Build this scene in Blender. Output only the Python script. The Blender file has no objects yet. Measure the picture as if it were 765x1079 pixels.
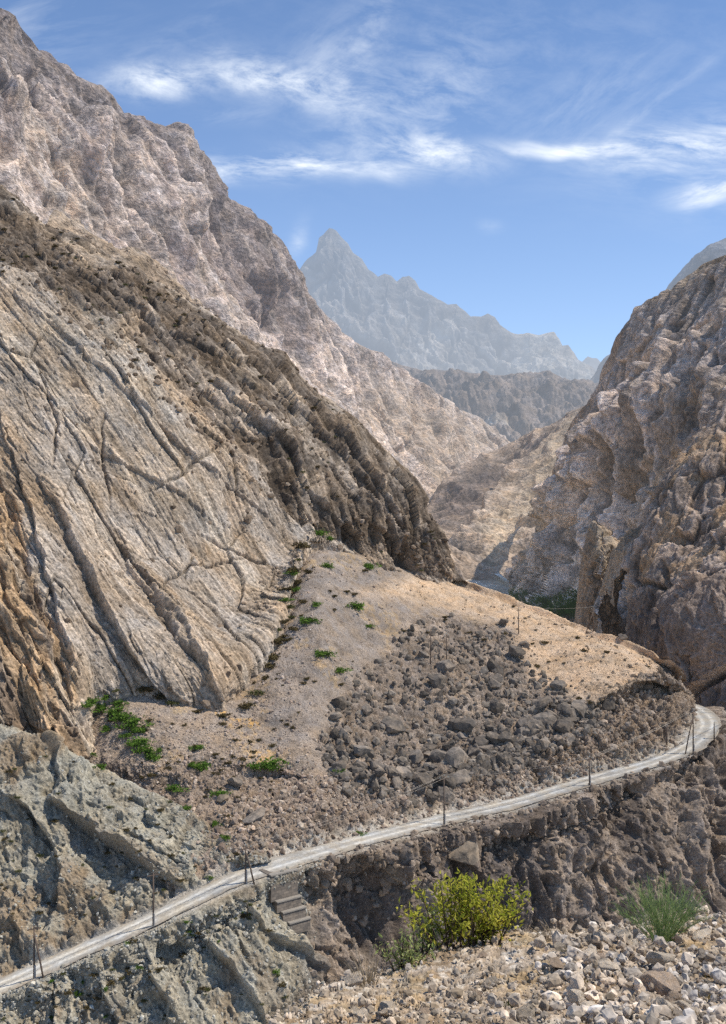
import bpy, math, random
import numpy as np
random.seed(7)
rng = np.random.default_rng(11)
f32 = np.float32
C = bpy.context.scene.collection
W0, H0, F = 765.0, 1079.0, 1100.0
CX, CY = W0/2, H0/2

# ------------------------------------------------------------------ camera
cam_d = bpy.data.cameras.new("camera")
cam = bpy.data.objects.new("camera", cam_d); C.objects.link(cam)
cam.location = (0, 0, 0); cam.rotation_euler = (math.radians(90), 0, 0)
cam_d.sensor_fit = 'HORIZONTAL'; cam_d.sensor_width = 36; cam_d.lens = 36*F/W0
cam_d.clip_start = 0.5; cam_d.clip_end = 80000
bpy.context.scene.camera = cam
bpy.context.scene.view_settings.view_transform = 'Standard'
bpy.context.scene.view_settings.look = 'None'
bpy.context.scene.view_settings.exposure = 0
bpy.context.scene.cycles.max_bounces = 6
bpy.context.scene.cycles.diffuse_bounces = 2
bpy.context.scene.cycles.use_adaptive_sampling = True
bpy.context.scene.cycles.adaptive_threshold = 0.012
bpy.context.scene.cycles.use_denoising = False
bpy.context.scene.cycles.transparent_max_bounces = 4

def P3(a):
    """survey notes (bearing px, height px, distance m) -> world metres"""
    a = np.asarray(a, dtype=np.float64)
    return np.stack([(a[..., 0]-CX)/F*a[..., 2], a[..., 2], -(a[..., 1]-CY)/F*a[..., 2]], -1)
def proj(P):
    return P[..., 0]/P[..., 1]*F+CX, -P[..., 2]/P[..., 1]*F+CY

# ------------------------------------------------------------------ noise
LAT = [rng.random((64, 64, 64)).astype(f32)*2-1 for _ in range(2)]
def vnoise(x, y, z, s=0):
    x = np.asarray(x, f32); y = np.asarray(y, f32); z = np.asarray(z, f32)
    xi = np.floor(x); yi = np.floor(y); zi = np.floor(z)
    fx = x-xi; fy = y-yi; fz = z-zi
    fx = fx*fx*fx*(fx*(fx*6-15)+10); fy = fy*fy*fy*(fy*(fy*6-15)+10); fz = fz*fz*fz*(fz*(fz*6-15)+10)
    xi = xi.astype(np.int32) & 63; yi = yi.astype(np.int32) & 63; zi = zi.astype(np.int32) & 63
    x1 = (xi+1) & 63; y1 = (yi+1) & 63; z1 = (zi+1) & 63
    L = LAT[s]
    a = L[xi, yi, zi]*(1-fx)+L[x1, yi, zi]*fx
    b = L[xi, y1, zi]*(1-fx)+L[x1, y1, zi]*fx
    c = L[xi, yi, z1]*(1-fx)+L[x1, yi, z1]*fx
    d = L[xi, y1, z1]*(1-fx)+L[x1, y1, z1]*fx
    return (a*(1-fy)+b*fy)*(1-fz)+(c*(1-fy)+d*fy)*fz
ROT = np.array([[0.36, 0.48, -0.8], [-0.8, 0.6, 0.0], [0.48, 0.64, 0.6]])
def fbm(Q, f, octv=4, gain=0.5, ridged=False, lac=2.03, s=0, off=0.0):
    Q = (Q*f+off).astype(f32); R_ = ROT.T.astype(f32); out = 0; amp = 1.0; tot = 0
    for o in range(octv):
        n = vnoise(Q[..., 0], Q[..., 1], Q[..., 2], s)
        if ridged: n = 1-2*np.abs(n)*1.25
        out = out+n*amp; tot += amp; amp *= gain
        Q = (Q@R_)*f32(lac)+f32(17.3)
    return out/tot*(1.0 if ridged else 1.5)
VJ = rng.random((32, 32, 32, 4)).astype(f32)
def voro(Q, f, off=0.0):
    """3-D cellular noise: F1, F2 and a random value of the nearest cell"""
    Q = (Q*f+off).astype(f32); I = np.floor(Q).astype(np.int32); R = Q-I
    f1 = np.full(Q.shape[:-1], 9, f32); f2 = f1.copy(); rnd = np.zeros_like(f1)
    for i in (-1, 0, 1):
        for j in (-1, 0, 1):
            for k in (-1, 0, 1):
                v = VJ[(I[..., 0]+i) & 31, (I[..., 1]+j) & 31, (I[..., 2]+k) & 31]
                d = (v[..., 0]+i-R[..., 0])**2+(v[..., 1]+j-R[..., 1])**2+(v[..., 2]+k-R[..., 2])**2
                c = d < f1
                f2 = np.where(c, f1, np.minimum(f2, d)); rnd = np.where(c, v[..., 3], rnd); f1 = np.where(c, d, f1)
    return np.sqrt(f1), np.sqrt(f2), rnd
def facet(Q, off=0.0, tilt=1.0):
    """broken-rock relief: every cell is its own tilted plane"""
    Q = (Q+off).astype(f32); H = Q-f32(.5); I = np.floor(H).astype(np.int32); R = Q-I
    best = np.full(Q.shape[:-1], 9, f32); val = np.zeros_like(best)
    for i in (0, 1):
        for j in (0, 1):
            for k in (0, 1):
                v = VJ[(I[..., 0]+i) & 31, (I[..., 1]+j) & 31, (I[..., 2]+k) & 31]
                g = VG[(I[..., 0]+i) & 31, (I[..., 1]+j) & 31, (I[..., 2]+k) & 31]
                dx = R[..., 0]-i-.2-.6*v[..., 0]; dy = R[..., 1]-j-.2-.6*v[..., 1]; dz = R[..., 2]-k-.2-.6*v[..., 2]
                d = dx*dx+dy*dy+dz*dz; c = d < best; best = np.where(c, d, best)
                val = np.where(c, (v[..., 3]-.5)*.8+tilt*(g[..., 0]*dx+g[..., 1]*dy+g[..., 2]*dz), val)
    return val
VG = (rng.random((32, 32, 32, 3)).astype(f32)*2-1)*.75
CR = .72
def spacing(G):
    a = np.linalg.norm(np.gradient(G, axis=0), axis=-1); b = np.linalg.norm(np.gradient(G, axis=1), axis=-1)
    return blur(np.maximum(a, b), 6)+1e-4
def crag(G, A, ratio, cells, off=0.0, warp=.35, up=(0, 0, 1), tilt=1.0):
    """sum of broken-rock octaves; cells = [(length m, relief m), ...]"""
    D = 0; wl = cells[0][0]; Hs = spacing(G)
    W = np.stack([fbm(G, 1.3/wl, 4, .55, off=o) for o in (1.3, 5.1, 9.7)], -1)*wl*warp/max(ratio, 1)
    for n, (l, a) in enumerate(cells):
        r = ratio if l > cells[-1][0]*2 else 1+(ratio-1)*.6; fine = sst(.8, 1.8, l/r/Hs)
        x = facet(aniso(G+W, A, l, l/r, l/r, up), off+n*3.7, tilt)*a*CR*fine; D = D+blur(x, 1)
        W = W+np.stack([fbm(G, 1.5/l, 2, off=o) for o in (2.3, 6.1, 8.7)], -1)*l*.12/r
    return D
def blur(D, n):
    for ax in (0, 1):
        p = [(0, 0), (0, 0)]; p[ax] = (n+1, n); c = np.cumsum(np.pad(D, p, 'edge'), axis=ax)
        D = (c[2*n+1:]-c[:-2*n-1] if ax == 0 else c[:, 2*n+1:]-c[:, :-2*n-1])/(2*n+1)
    return D
def cavity_shade(c, D, amt=.28, n=(2, 9)):
    """paints shade into recesses and light onto proud edges of the relief"""
    t = 0
    for k in n:
        x = D-blur(D, k); t = t+np.tanh(x/(x.std()*1.5+1e-6))
    return c*(1+amt*t/len(n))[..., None]
def sst(a, b, x):
    t = np.clip((x-a)/(b-a), 0, 1); return t*t*(3-2*t)
def terr(n, k, s=0.35):
    x = n*k; fl = np.floor(x); t = x-fl
    return (fl+sst(1-s, 1, t)*0.8+t*0.2)/k
def aniso(P, A, la, lb, lc, up=(0, 0, 1)):
    """coordinates stretched along direction A (length la), across (lb) and in depth (lc)"""
    A = np.asarray(A, float); A /= np.linalg.norm(A)
    c = np.cross(A, up); c /= np.linalg.norm(c); b = np.cross(c, A)
    return np.stack([P@A/la, P@b/lb, P@c/lc], -1)

def pline(pts, X, Y):
    """distance to a polyline (pixel notes), signed, and position along it 0..1"""
    pts = np.asarray(pts, float); best = np.full(X.shape, 1e9); sg = np.zeros(X.shape); tt = np.zeros(X.shape)
    seg = np.hypot(*(pts[1:]-pts[:-1]).T); cum = np.r_[0, np.cumsum(seg)]
    for i in range(len(pts)-1):
        ax, ay = pts[i]; bx, by = pts[i+1]; dx, dy = bx-ax, by-ay; L2 = dx*dx+dy*dy
        t = np.clip(((X-ax)*dx+(Y-ay)*dy)/L2, 0, 1)
        qx = X-(ax+t*dx); qy = Y-(ay+t*dy); d = np.hypot(qx, qy)
        s = np.sign(dx*qy-dy*qx); m = d < best
        best = np.where(m, d, best); sg = np.where(m, s, sg); tt = np.where(m, (cum[i]+t*seg[i])/cum[-1], tt)
    return best*-sg, tt
def ledge(X, Y, pts, h, w=3, L=30):
    """a rock step along a line: raised to the left of the travel direction seen in the picture plane"""
    s, t = pline(pts, X, Y)
    tap = np.clip(np.sin(np.clip(t, 0, 1)*np.pi), 0, 1)**0.5
    return h*sst(-w, w*0.2, s)*np.exp(-np.maximum(s, 0)/L)*tap
def crack(X, Y, pts, h, w=3):
    s, t = pline(pts, X, Y)
    tap = np.clip(np.sin(np.clip(t, 0, 1)*np.pi), 0, 1)**0.5
    return -h*np.exp(-(s/w)**2)*tap
def inpoly(X, Y, poly):
    ins = np.zeros(X.shape, bool); n = len(poly); j = n-1
    for i in range(n):
        xi, yi = poly[i]; xj, yj = poly[j]
        if yi != yj:
            ins ^= ((yi > Y) != (yj > Y)) & (X < (xj-xi)*(Y-yi)/(yj-yi)+xi)
        j = i
    return ins
def soft(X, Y, poly, w=12):
    """1 inside the polygon, falling off over w outside"""
    s, _ = pline(list(poly)+[poly[0]], X, Y)
    d = np.abs(s); return np.where(inpoly(X, Y, poly), sst(-w*.5, w*.5, d), 1-sst(-w*.5, w*.5, d))

# ------------------------------------------------------------------ sheets
def resamp(row, n):
    row = np.asarray(row, float)
    L = np.r_[0, np.cumsum(np.hypot(*(row[1:, :2]-row[:-1, :2]).T))]
    t = np.linspace(0, L[-1], n)
    return np.stack([np.interp(t, L, row[:, k]) for k in range(3)], -1)
def loft(rows, pitch=0.95, smooth=5, last=None):
    """rows of survey notes, top to bottom -> grid of world points"""
    def plen(r):
        r = np.stack(proj(r), -1) if isinstance(r, np.ndarray) else np.asarray(r, float)[:, :2]
        r = r[(r[:, 0] > -150) & (r[:, 0] < 900)]
        return np.hypot(*(np.diff(r, axis=0)).T).sum()
    nu = int(max(plen(r) for r in rows[1:-1] if len(rows) > 2)/pitch) if len(rows) > 2 else int(plen(rows[0])/pitch)
    R = []
    for r in rows:
        q = P3(resamp(r, nu)) if not isinstance(r, np.ndarray) else None
        if q is None:
            L = np.r_[0, np.cumsum(np.linalg.norm(np.diff(r, axis=0), axis=1))]
            t = np.linspace(0, L[-1], nu); q = np.stack([np.interp(t, L, r[:, k]) for k in range(3)], -1)
        if smooth:
            k = np.hanning(2*smooth+3)[1:-1]; k /= k.sum()
            qq = np.pad(q, ((smooth, smooth), (0, 0)), 'edge')
            qq[:smooth] = 2*q[0]-q[1:smooth+1][::-1]; qq[-smooth:] = 2*q[-1]-q[-smooth-1:-1][::-1]
            q = np.stack([np.convolve(qq[:, c], k, 'valid') for c in range(3)], -1)
        R.append(q)
    R = np.array(R)
    X, Y = proj(R)
    gap = np.hypot(np.diff(X, axis=0), np.diff(Y, axis=0))
    gap = np.percentile(gap, 75, axis=1)
    T = np.r_[0, np.cumsum(np.maximum(gap, 6))]
    d = (R[1:]-R[:-1])/(T[1:]-T[:-1])[:, None, None]
    M = np.zeros_like(R); M[0] = d[0]; M[-1] = d[-1]
    a, b = d[:-1], d[1:]
    M[1:-1] = np.where(a*b > 0, 2*a*b/(a+b+np.where(a+b == 0, 1, 0)), 0)
    out = []; V = []
    for k in range(len(rows)-1):
        n = max(3, int(max(gap[k], 6)/pitch)); n = min(n, last) if (last and k == len(rows)-2) else (min(n, 60) if k == 0 and len(rows) > 3 else n); h = T[k+1]-T[k]
        ts = np.linspace(0, 1, n, endpoint=(k == len(rows)-2))[:, None, None]
        h00 = 2*ts**3-3*ts**2+1; h10 = ts**3-2*ts**2+ts; h01 = -2*ts**3+3*ts**2; h11 = ts**3-ts**2
        out.append(h00*R[k]+h10*h*M[k]+h01*R[k+1]+h11*h*M[k+1]); V.append(k+ts[:, 0, 0])
    G = np.concatenate(out)
    v = np.concatenate(V)[:, None]*np.ones(nu); u = np.linspace(0, 1, nu)[None]*np.ones((len(G), 1))
    return G, u, v
def normals(G, sm=0):
    du = np.gradient(G, axis=1); dv = np.gradient(G, axis=0)
    n = np.cross(du, dv); n /= np.linalg.norm(n, axis=-1, keepdims=True)+1e-9
    mid = G[G.shape[0]//2, ::7]; s = np.sign(np.sum(-mid*n[G.shape[0]//2, ::7]))
    n = n*s
    if sm:
        n = np.stack([blur(blur(n[..., c], sm), sm) for c in range(3)], -1); n /= np.linalg.norm(n, axis=-1, keepdims=True)+1e-9
    return n
def back(row, D, H):
    q = P3(np.asarray(row, float)) if not isinstance(row, np.ndarray) else row
    return q+np.array([0, D, -H])

def mesh_grid(name, G, col, mat):
    nv, nu = G.shape[:2]
    me = bpy.data.meshes.new(name)
    idx = np.arange(nv*nu).reshape(nv, nu)
    q = np.stack([idx[:-1, :-1], idx[1:, :-1], idx[1:, 1:], idx[:-1, 1:]], -1).reshape(-1, 4)
    me.vertices.add(nv*nu); me.vertices.foreach_set('co', G.astype(f32).ravel())
    me.loops.add(q.size); me.loops.foreach_set('vertex_index', q.astype(np.int32).ravel())
    me.polygons.add(len(q)); me.polygons.foreach_set('loop_start', np.arange(0, q.size, 4, dtype=np.int32))
    me.polygons.foreach_set('loop_total', np.full(len(q), 4, np.int32))
    me.update(calc_edges=True)
    me.polygons.foreach_set('use_smooth', np.ones(len(q), bool))
    a = me.color_attributes.new('tint', 'FLOAT_COLOR', 'POINT')
    a.data.foreach_set('color', np.concatenate([col, np.ones(col.shape[:2]+(1,))], -1).astype(f32).ravel())
    me.materials.append(mat)
    o = bpy.data.objects.new(name, me); C.objects.link(o)
    return o
SHEETS = {}
def sheet(name, key, G, col, mat):
    o = mesh_grid(name, G, col, mat); o['kind'] = 'structure'
    X, Y = proj(G.reshape(-1, 3)); N = normals(G).reshape(-1, 3)
    SHEETS[key] = (G.reshape(-1, 3), X, Y, N)
    return o
def on(key, px, py):
    """surface point at a surveyed bearing; with several keys the nearest surface there"""
    best = None
    for k in key.split('|'):
        G, X, Y, N = SHEETS[k]
        q = (X-px)**2+(Y-py)**2+np.where(G[:, 1] < 1, 1e9, 0); i = np.argmin(q)
        if q[i] < 30 or best is None:
            m = np.where(q < max(2.5, q[i]+.01))[0]; j = m[np.argmin(G[m, 1])]
            if best is None or best[2] > 30 or G[j, 1] < best[0][1]: best = (G[j], N[j], q[i])
    return best[0], best[1]
def colmix(c, c2, m):
    return c*(1-m[..., None])+np.asarray(c2)*m[..., None]
def base(G, c):
    return np.ones(G.shape)*np.asarray(c)

# ------------------------------------------------------------------ materials
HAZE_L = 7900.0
def haze_group():  # haze painted onto the surfaces: glow mixed in by distance from the origin
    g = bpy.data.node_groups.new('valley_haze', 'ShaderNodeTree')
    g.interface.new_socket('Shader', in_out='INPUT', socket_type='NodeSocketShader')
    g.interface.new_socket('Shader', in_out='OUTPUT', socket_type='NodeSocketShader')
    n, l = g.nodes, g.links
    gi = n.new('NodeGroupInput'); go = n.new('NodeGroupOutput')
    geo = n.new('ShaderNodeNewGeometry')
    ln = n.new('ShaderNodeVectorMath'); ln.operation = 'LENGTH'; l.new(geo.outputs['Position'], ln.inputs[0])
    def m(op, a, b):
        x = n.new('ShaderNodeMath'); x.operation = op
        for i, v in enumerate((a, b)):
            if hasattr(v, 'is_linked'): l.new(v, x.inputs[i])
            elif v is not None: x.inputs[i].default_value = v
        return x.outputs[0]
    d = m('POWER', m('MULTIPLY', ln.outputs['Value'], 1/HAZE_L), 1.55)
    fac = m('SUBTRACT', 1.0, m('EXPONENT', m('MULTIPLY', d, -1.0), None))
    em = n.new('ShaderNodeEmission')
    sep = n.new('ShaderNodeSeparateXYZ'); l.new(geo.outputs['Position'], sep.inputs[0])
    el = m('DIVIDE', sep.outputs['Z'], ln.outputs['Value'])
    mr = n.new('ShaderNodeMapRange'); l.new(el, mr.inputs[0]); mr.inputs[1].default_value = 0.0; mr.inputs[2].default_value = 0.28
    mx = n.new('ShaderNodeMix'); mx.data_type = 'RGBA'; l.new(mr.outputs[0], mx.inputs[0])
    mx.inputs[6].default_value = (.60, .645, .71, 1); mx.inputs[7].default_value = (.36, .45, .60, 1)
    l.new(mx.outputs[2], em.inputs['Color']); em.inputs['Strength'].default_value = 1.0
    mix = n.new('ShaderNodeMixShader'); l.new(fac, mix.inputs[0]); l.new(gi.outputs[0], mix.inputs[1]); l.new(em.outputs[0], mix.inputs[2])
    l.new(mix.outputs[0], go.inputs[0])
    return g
HAZE = haze_group()
def mat_new(name):
    m = bpy.data.materials.new(name); m.use_nodes = True; nt = m.node_tree; nt.nodes.clear()
    return m, nt.nodes, nt.links
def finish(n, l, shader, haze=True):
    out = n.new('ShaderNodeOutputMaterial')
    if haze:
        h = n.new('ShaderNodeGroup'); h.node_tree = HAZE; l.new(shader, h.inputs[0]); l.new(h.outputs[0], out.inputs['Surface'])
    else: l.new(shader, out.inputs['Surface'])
def rock_mat(name, s1=0.1, s2=1.0, bump=0.7, dist=0.3, stretch=(1, 1, 1), rot=(0, 0, 0), lo=0.6, hi=1.35, color=None, haze=True, crackf=0.0, objrand=False, gain=1.2, contrast2=0.5):
    m, n, l = mat_new(name)
    if color is None:
        c = n.new('ShaderNodeAttribute'); c.attribute_name = 'tint'; csock = c.outputs['Color']
    else:
        c = n.new('ShaderNodeRGB'); c.outputs[0].default_value = (*color, 1); csock = c.outputs[0]
    tc = n.new('ShaderNodeTexCoord')
    mp = n.new('ShaderNodeMapping'); mp.inputs['Rotation'].default_value = rot; mp.inputs['Scale'].default_value = stretch
    l.new(tc.outputs['Object'], mp.inputs[0]); vec = mp.outputs[0]
    def noise(s, det=8, rough=.6, v=None):
        x = n.new('ShaderNodeTexNoise'); x.inputs['Scale'].default_value = s; x.inputs['Detail'].default_value = det
        x.inputs['Roughness'].default_value = rough; l.new(v or vec, x.inputs['Vector']); return x.outputs['Fac']
    def rngm(a, lo_, hi_, fl=.3, fh=.7):
        r = n.new('ShaderNodeMapRange'); l.new(a, r.inputs[0]); r.inputs[1].default_value = fl; r.inputs[2].default_value = fh
        r.inputs[3].default_value = lo_; r.inputs[4].default_value = hi_; return r.outputs[0]
    def mul(a, b):
        x = n.new('ShaderNodeMix'); x.data_type = 'RGBA'; x.blend_type = 'MULTIPLY'; x.inputs[0].default_value = 1
        l.new(a, x.inputs[6]); l.new(b, x.inputs[7]); return x.outputs[2]
    n1 = noise(s1, 4); n2 = noise(s2, 3 if haze else 5, .72)
    c1 = mul(csock, rngm(n1, lo, hi))
    c2 = mul(c1, rngm(n2, 1-contrast2, 1+contrast2*.8))
    # slight hue drift
    n3 = noise(s1*2.3, 2)
    hs = n.new('ShaderNodeMix'); hs.data_type = 'RGBA'; hs.blend_type = 'MULTIPLY'; l.new(rngm(n3, 0, 1), hs.inputs[0])
    gn = n.new('ShaderNodeMix'); gn.data_type = 'RGBA'; gn.blend_type = 'MULTIPLY'; gn.inputs[0].default_value = 1; l.new(c2, gn.inputs[6]); gn.inputs[7].default_value = (gain,)*3+(1,)
    l.new(gn.outputs[2], hs.inputs[6]); hs.inputs[7].default_value = (1.08, .97, .82, 1); csock = hs.outputs[2]
    hgt = n2
    if crackf:
        vo = n.new('ShaderNodeTexVoronoi'); vo.feature = 'DISTANCE_TO_EDGE'; vo.inputs['Scale'].default_value = crackf
        dv = n.new('ShaderNodeVectorMath'); dv.operation = 'MULTIPLY_ADD'
        nn = n.new('ShaderNodeTexNoise'); nn.inputs['Scale'].default_value = crackf*.8; nn.inputs['Detail'].default_value = 3; l.new(vec, nn.inputs['Vector'])
        l.new(nn.outputs['Color'], dv.inputs[0]); dv.inputs[1].default_value = (.9/crackf,)*3; l.new(vec, dv.inputs[2])
        l.new(dv.outputs[0], vo.inputs['Vector'])
        r = rngm(vo.outputs['Distance'], 0, 1, 0, .09)
        csock = mul(csock, rngm(vo.outputs['Distance'], .45, 1, 0, .06))
        ad = n.new('ShaderNodeMath'); ad.operation = 'ADD'; l.new(r, ad.inputs[0]); l.new(n2, ad.inputs[1]); hgt = ad.outputs[0]
    if objrand:
        oi = n.new('ShaderNodeObjectInfo')
        csock = mul(csock, rngm(oi.outputs['Random'], .62, 1.35, 0, 1))
    b = n.new('ShaderNodeBump'); b.inputs['Strength'].default_value = bump; b.inputs['Distance'].default_value = dist
    l.new(hgt, b.inputs['Height'])
    bs = n.new('ShaderNodeBsdfDiffuse'); bs.inputs['Roughness'].default_value = .8
    l.new(csock, bs.inputs['Color']); l.new(b.outputs[0], bs.inputs['Normal'])
    finish(n, l, bs.outputs[0], haze)
    return m
def plain(name, color, rough=.8, metal=0, noise=0.3, scale=3.0, haze=True):
    m, n, l = mat_new(name)
    bs = n.new('ShaderNodeBsdfPrincipled'); bs.inputs['Roughness'].default_value = rough; bs.inputs['Metallic'].default_value = metal
    bs.inputs['Specular IOR Level'].default_value = .2
    tc = n.new('ShaderNodeTexCoord'); nz = n.new('ShaderNodeTexNoise'); nz.inputs['Scale'].default_value = scale; nz.inputs['Detail'].default_value = 6
    l.new(tc.outputs['Object'], nz.inputs['Vector'])
    r = n.new('ShaderNodeMapRange'); l.new(nz.outputs['Fac'], r.inputs[0]); r.inputs[3].default_value = 1-noise; r.inputs[4].default_value = 1+noise
    mx = n.new('ShaderNodeMix'); mx.data_type = 'RGBA'; mx.blend_type = 'MULTIPLY'; mx.inputs[0].default_value = 1
    mx.inputs[6].default_value = (*color, 1); l.new(r.outputs[0], mx.inputs[7]); l.new(mx.outputs[2], bs.inputs['Base Color'])
    finish(n, l, bs.outputs[0], haze); return m
def leaf_mat(name, c1, c2, transl=.35, scale=.9):
    m, n, l = mat_new(name)
    geo = n.new('ShaderNodeNewGeometry'); oi = n.new('ShaderNodeObjectInfo')
    tc = n.new('ShaderNodeTexCoord'); nz = n.new('ShaderNodeTexNoise'); nz.inputs['Scale'].default_value = scale; l.new(tc.outputs['Object'], nz.inputs['Vector'])
    ad = n.new('ShaderNodeMath'); ad.operation = 'MULTIPLY_ADD'; l.new(geo.outputs['Random Per Island'], ad.inputs[0]); ad.inputs[1].default_value = .6
    su = n.new('ShaderNodeMath'); su.operation = 'MULTIPLY_ADD'; l.new(nz.outputs['Fac'], su.inputs[0]); su.inputs[1].default_value = 1.2; su.inputs[2].default_value = -.4
    l.new(su.outputs[0], ad.inputs[2])
    mx = n.new('ShaderNodeMix'); mx.data_type = 'RGBA'; l.new(ad.outputs[0], mx.inputs[0]); mx.inputs[6].default_value = (*c1, 1); mx.inputs[7].default_value = (*c2, 1)
    d = n.new('ShaderNodeBsdfDiffuse'); t = n.new('ShaderNodeBsdfTranslucent'); l.new(mx.outputs[2], d.inputs[0]); l.new(mx.outputs[2], t.inputs[0])
    ms = n.new('ShaderNodeMixShader'); ms.inputs[0].default_value = transl; l.new(d.outputs[0], ms.inputs[1]); l.new(t.outputs[0], ms.inputs[2])
    finish(n, l, ms.outputs[0]); return m

# ------------------------------------------------------------------ sky, sun
SUN_AZ, SUN_EL = 100.0, 57.0          # degrees right of the view direction, above the horizon
def make_world():
    w = bpy.data.worlds.new("World"); bpy.context.scene.world = w; w.use_nodes = True
    n, l = w.node_tree.nodes, w.node_tree.links; n.clear()
    sky = n.new('ShaderNodeTexSky'); sky.sky_type = 'NISHITA'; sky.sun_disc = False
    sky.sun_elevation = math.radians(SUN_EL); sky.sun_rotation = math.radians(SUN_AZ)
    sky.altitude = 2200; sky.air_density = 1.0; sky.dust_density = 0.6; sky.ozone_density = 2.0
    tc = n.new('ShaderNodeTexCoord'); sep = n.new('ShaderNodeSeparateXYZ'); l.new(tc.outputs['Generated'], sep.inputs[0])
    def m(op, a, b=None, c=None):
        x = n.new('ShaderNodeMath'); x.operation = op
        for i, v in enumerate((a, b, c)):
            if v is None: continue
            if hasattr(v, 'is_linked'): l.new(v, x.inputs[i])
            else: x.inputs[i].default_value = v
        return x.outputs[0]
    yy = m('MAXIMUM', sep.outputs['Y'], .05)
    A = m('DIVIDE', sep.outputs['X'], yy)      # tangent of bearing
    B = m('DIVIDE', sep.outputs['Z'], yy)      # tangent of height
    front = m('GREATER_THAN', sep.outputs['Y'], .05)
    cmb = n.new('ShaderNodeCombineXYZ'); l.new(A, cmb.inputs[0]); l.new(B, cmb.inputs[1])
    def noise(rot, sx, sy, s, det=7, rough=.6, off=0, dist=0.0):
        mp = n.new('ShaderNodeMapping'); mp.inputs['Rotation'].default_value = (0, 0, math.radians(rot))
        mp2 = n.new('ShaderNodeMapping'); mp2.inputs['Scale'].default_value = (sx, sy, 1); mp2.inputs['Location'].default_value = (off, off*.7, 0)
        l.new(cmb.outputs[0], mp.inputs[0]); l.new(mp.outputs[0], mp2.inputs[0])
        x = n.new('ShaderNodeTexNoise'); x.inputs['Scale'].default_value = s; x.inputs['Detail'].default_value = det
        x.inputs['Roughness'].default_value = rough; x.inputs['Distortion'].default_value = dist; l.new(mp2.outputs[0], x.inputs['Vector']); return x.outputs['Fac']
    warp = noise(0, 1, 1, 9, 3)
    def blob(px, py, rx, ry, ang, pw=1.0):
        """soft elliptical bank of cirrus centred on a bearing/height of the sky"""
        a = (px-CX)/F; b = -(py-CY)/F; ca, sa = math.cos(math.radians(ang)), math.sin(math.radians(ang))
        dx = m('ADD', m('SUBTRACT', A, a), m('MULTIPLY', m('SUBTRACT', warp, .5), .03))
        dy = m('ADD', m('SUBTRACT', B, b), m('MULTIPLY', m('SUBTRACT', warp, .5), .03))
        u = m('ADD', m('MULTIPLY', dx, ca*F/rx), m('MULTIPLY', dy, sa*F/rx))
        v = m('ADD', m('MULTIPLY', dx, -sa*F/ry), m('MULTIPLY', dy, ca*F/ry))
        r = m('ADD', m('MULTIPLY', u, u), m('MULTIPLY', v, v))
        return m('EXPONENT', m('MULTIPLY', r, -1.0))
    # fine streaks running up to the right and near-level
    s1 = noise(-12, 1, 4, 10, 9, .64, 3.1, .3)
    s2 = noise(-38, 1, 3.2, 13, 9, .66, 7.7, .35)
    s3 = noise(5, 1, 4, 10, 9, .66, 1.4, .35)
    s4 = noise(8, 1, 2.2, 18, 9, .68, 5.2, .3)
    def streak(x, lo, hi):
        r = n.new('ShaderNodeMapRange'); l.new(x, r.inputs[0]); r.inputs[1].default_value = lo; r.inputs[2].default_value = hi
        return r.outputs[0]
    banks = [
        (blob(172, 82, 55, 17, 4), s4, 1.0, .34, .68), (blob(290, 84, 80, 20, -10), s4, 1.05, .36, .68),
        (blob(345, 70, 50, 40, 60), s2, .38, .35, .7),
        (blob(385, 40, 22, 70, -22), s4, .34, .38, .72),
        (blob(340, 174, 125, 12, 0), s3, .95, .38, .64), (blob(455, 163, 60, 17, -4), s4, 1.0, .33, .68),
        (blob(400, 130, 90, 45, 20), s4, .34, .40, .72), (blob(470, 100, 70, 60, 35), s4, .22, .42, .72),
        (blob(250, 120, 35, 10, 0), s1, .3, .4, .7), (blob(180, 178, 60, 10, 0), s3, .5, .35, .7), (blob(230, 182, 60, 9, 0), s3, .5, .35, .7),
        (blob(640, 160, 95, 8, -4), s3, 1.2, .28, .56), (blob(720, 158, 90, 20, 4), s3, 1.15, .37, .63), (blob(590, 153, 45, 5, -8), s3, .7, .2, .6),
        (blob(755, 198, 42, 10, 14), s1, 1.15, .37, .60), (blob(745, 212, 30, 7, 12), s1, .5, .36, .66),
        (blob(690, 110, 75, 6, 38), s2, .32, .36, .66), (blob(620, 110, 90, 38, 25), s2, .26, .42, .72),
        (blob(312, 256, 8, 20, -20), s4, .5, .3, .66), (blob(518, 236, 14, 6, 0), s4, .2, .3, .6),
        (blob(560, 40, 260, 60, 0), s4, .14, .42, .75), (blob(180, 40, 120, 16, 25), s1, .18, .42, .7),
        (blob(900, 150, 200, 50, 5), s3, .8, .38, .66), (blob(-150, 60, 180, 50, 8), s1, .7, .4, .68),
    ]
    tot = None
    for bl, st, amp, lo, hi in banks:
        t = m('MULTIPLY', m('MULTIPLY', bl, streak(st, lo, hi)), amp)
        tot = t if tot is None else m('MAXIMUM', tot, t) if amp > .5 else m('ADD', tot, m('MULTIPLY', t, .8))
    cl = m('MULTIPLY', m('MINIMUM', tot, .92), front)
    # low haze above the horizon
    up = m('MAXIMUM', sep.outputs['Z'], 0.0)
    hz = m('MULTIPLY', m('EXPONENT', m('MULTIPLY', up, -5.8)), .70)
    sc = n.new('ShaderNodeMix'); sc.data_type = 'RGBA'; sc.blend_type = 'MULTIPLY'; sc.inputs[0].default_value = 1
    l.new(sky.outputs[0], sc.inputs[6]); sc.inputs[7].default_value = SKY_TINT
    h = n.new('ShaderNodeMix'); h.data_type = 'RGBA'; l.new(hz, h.inputs[0]); l.new(sc.outputs[2], h.inputs[6]); h.inputs[7].default_value = (6.2, 7.3, 8.9, 1)
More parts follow.
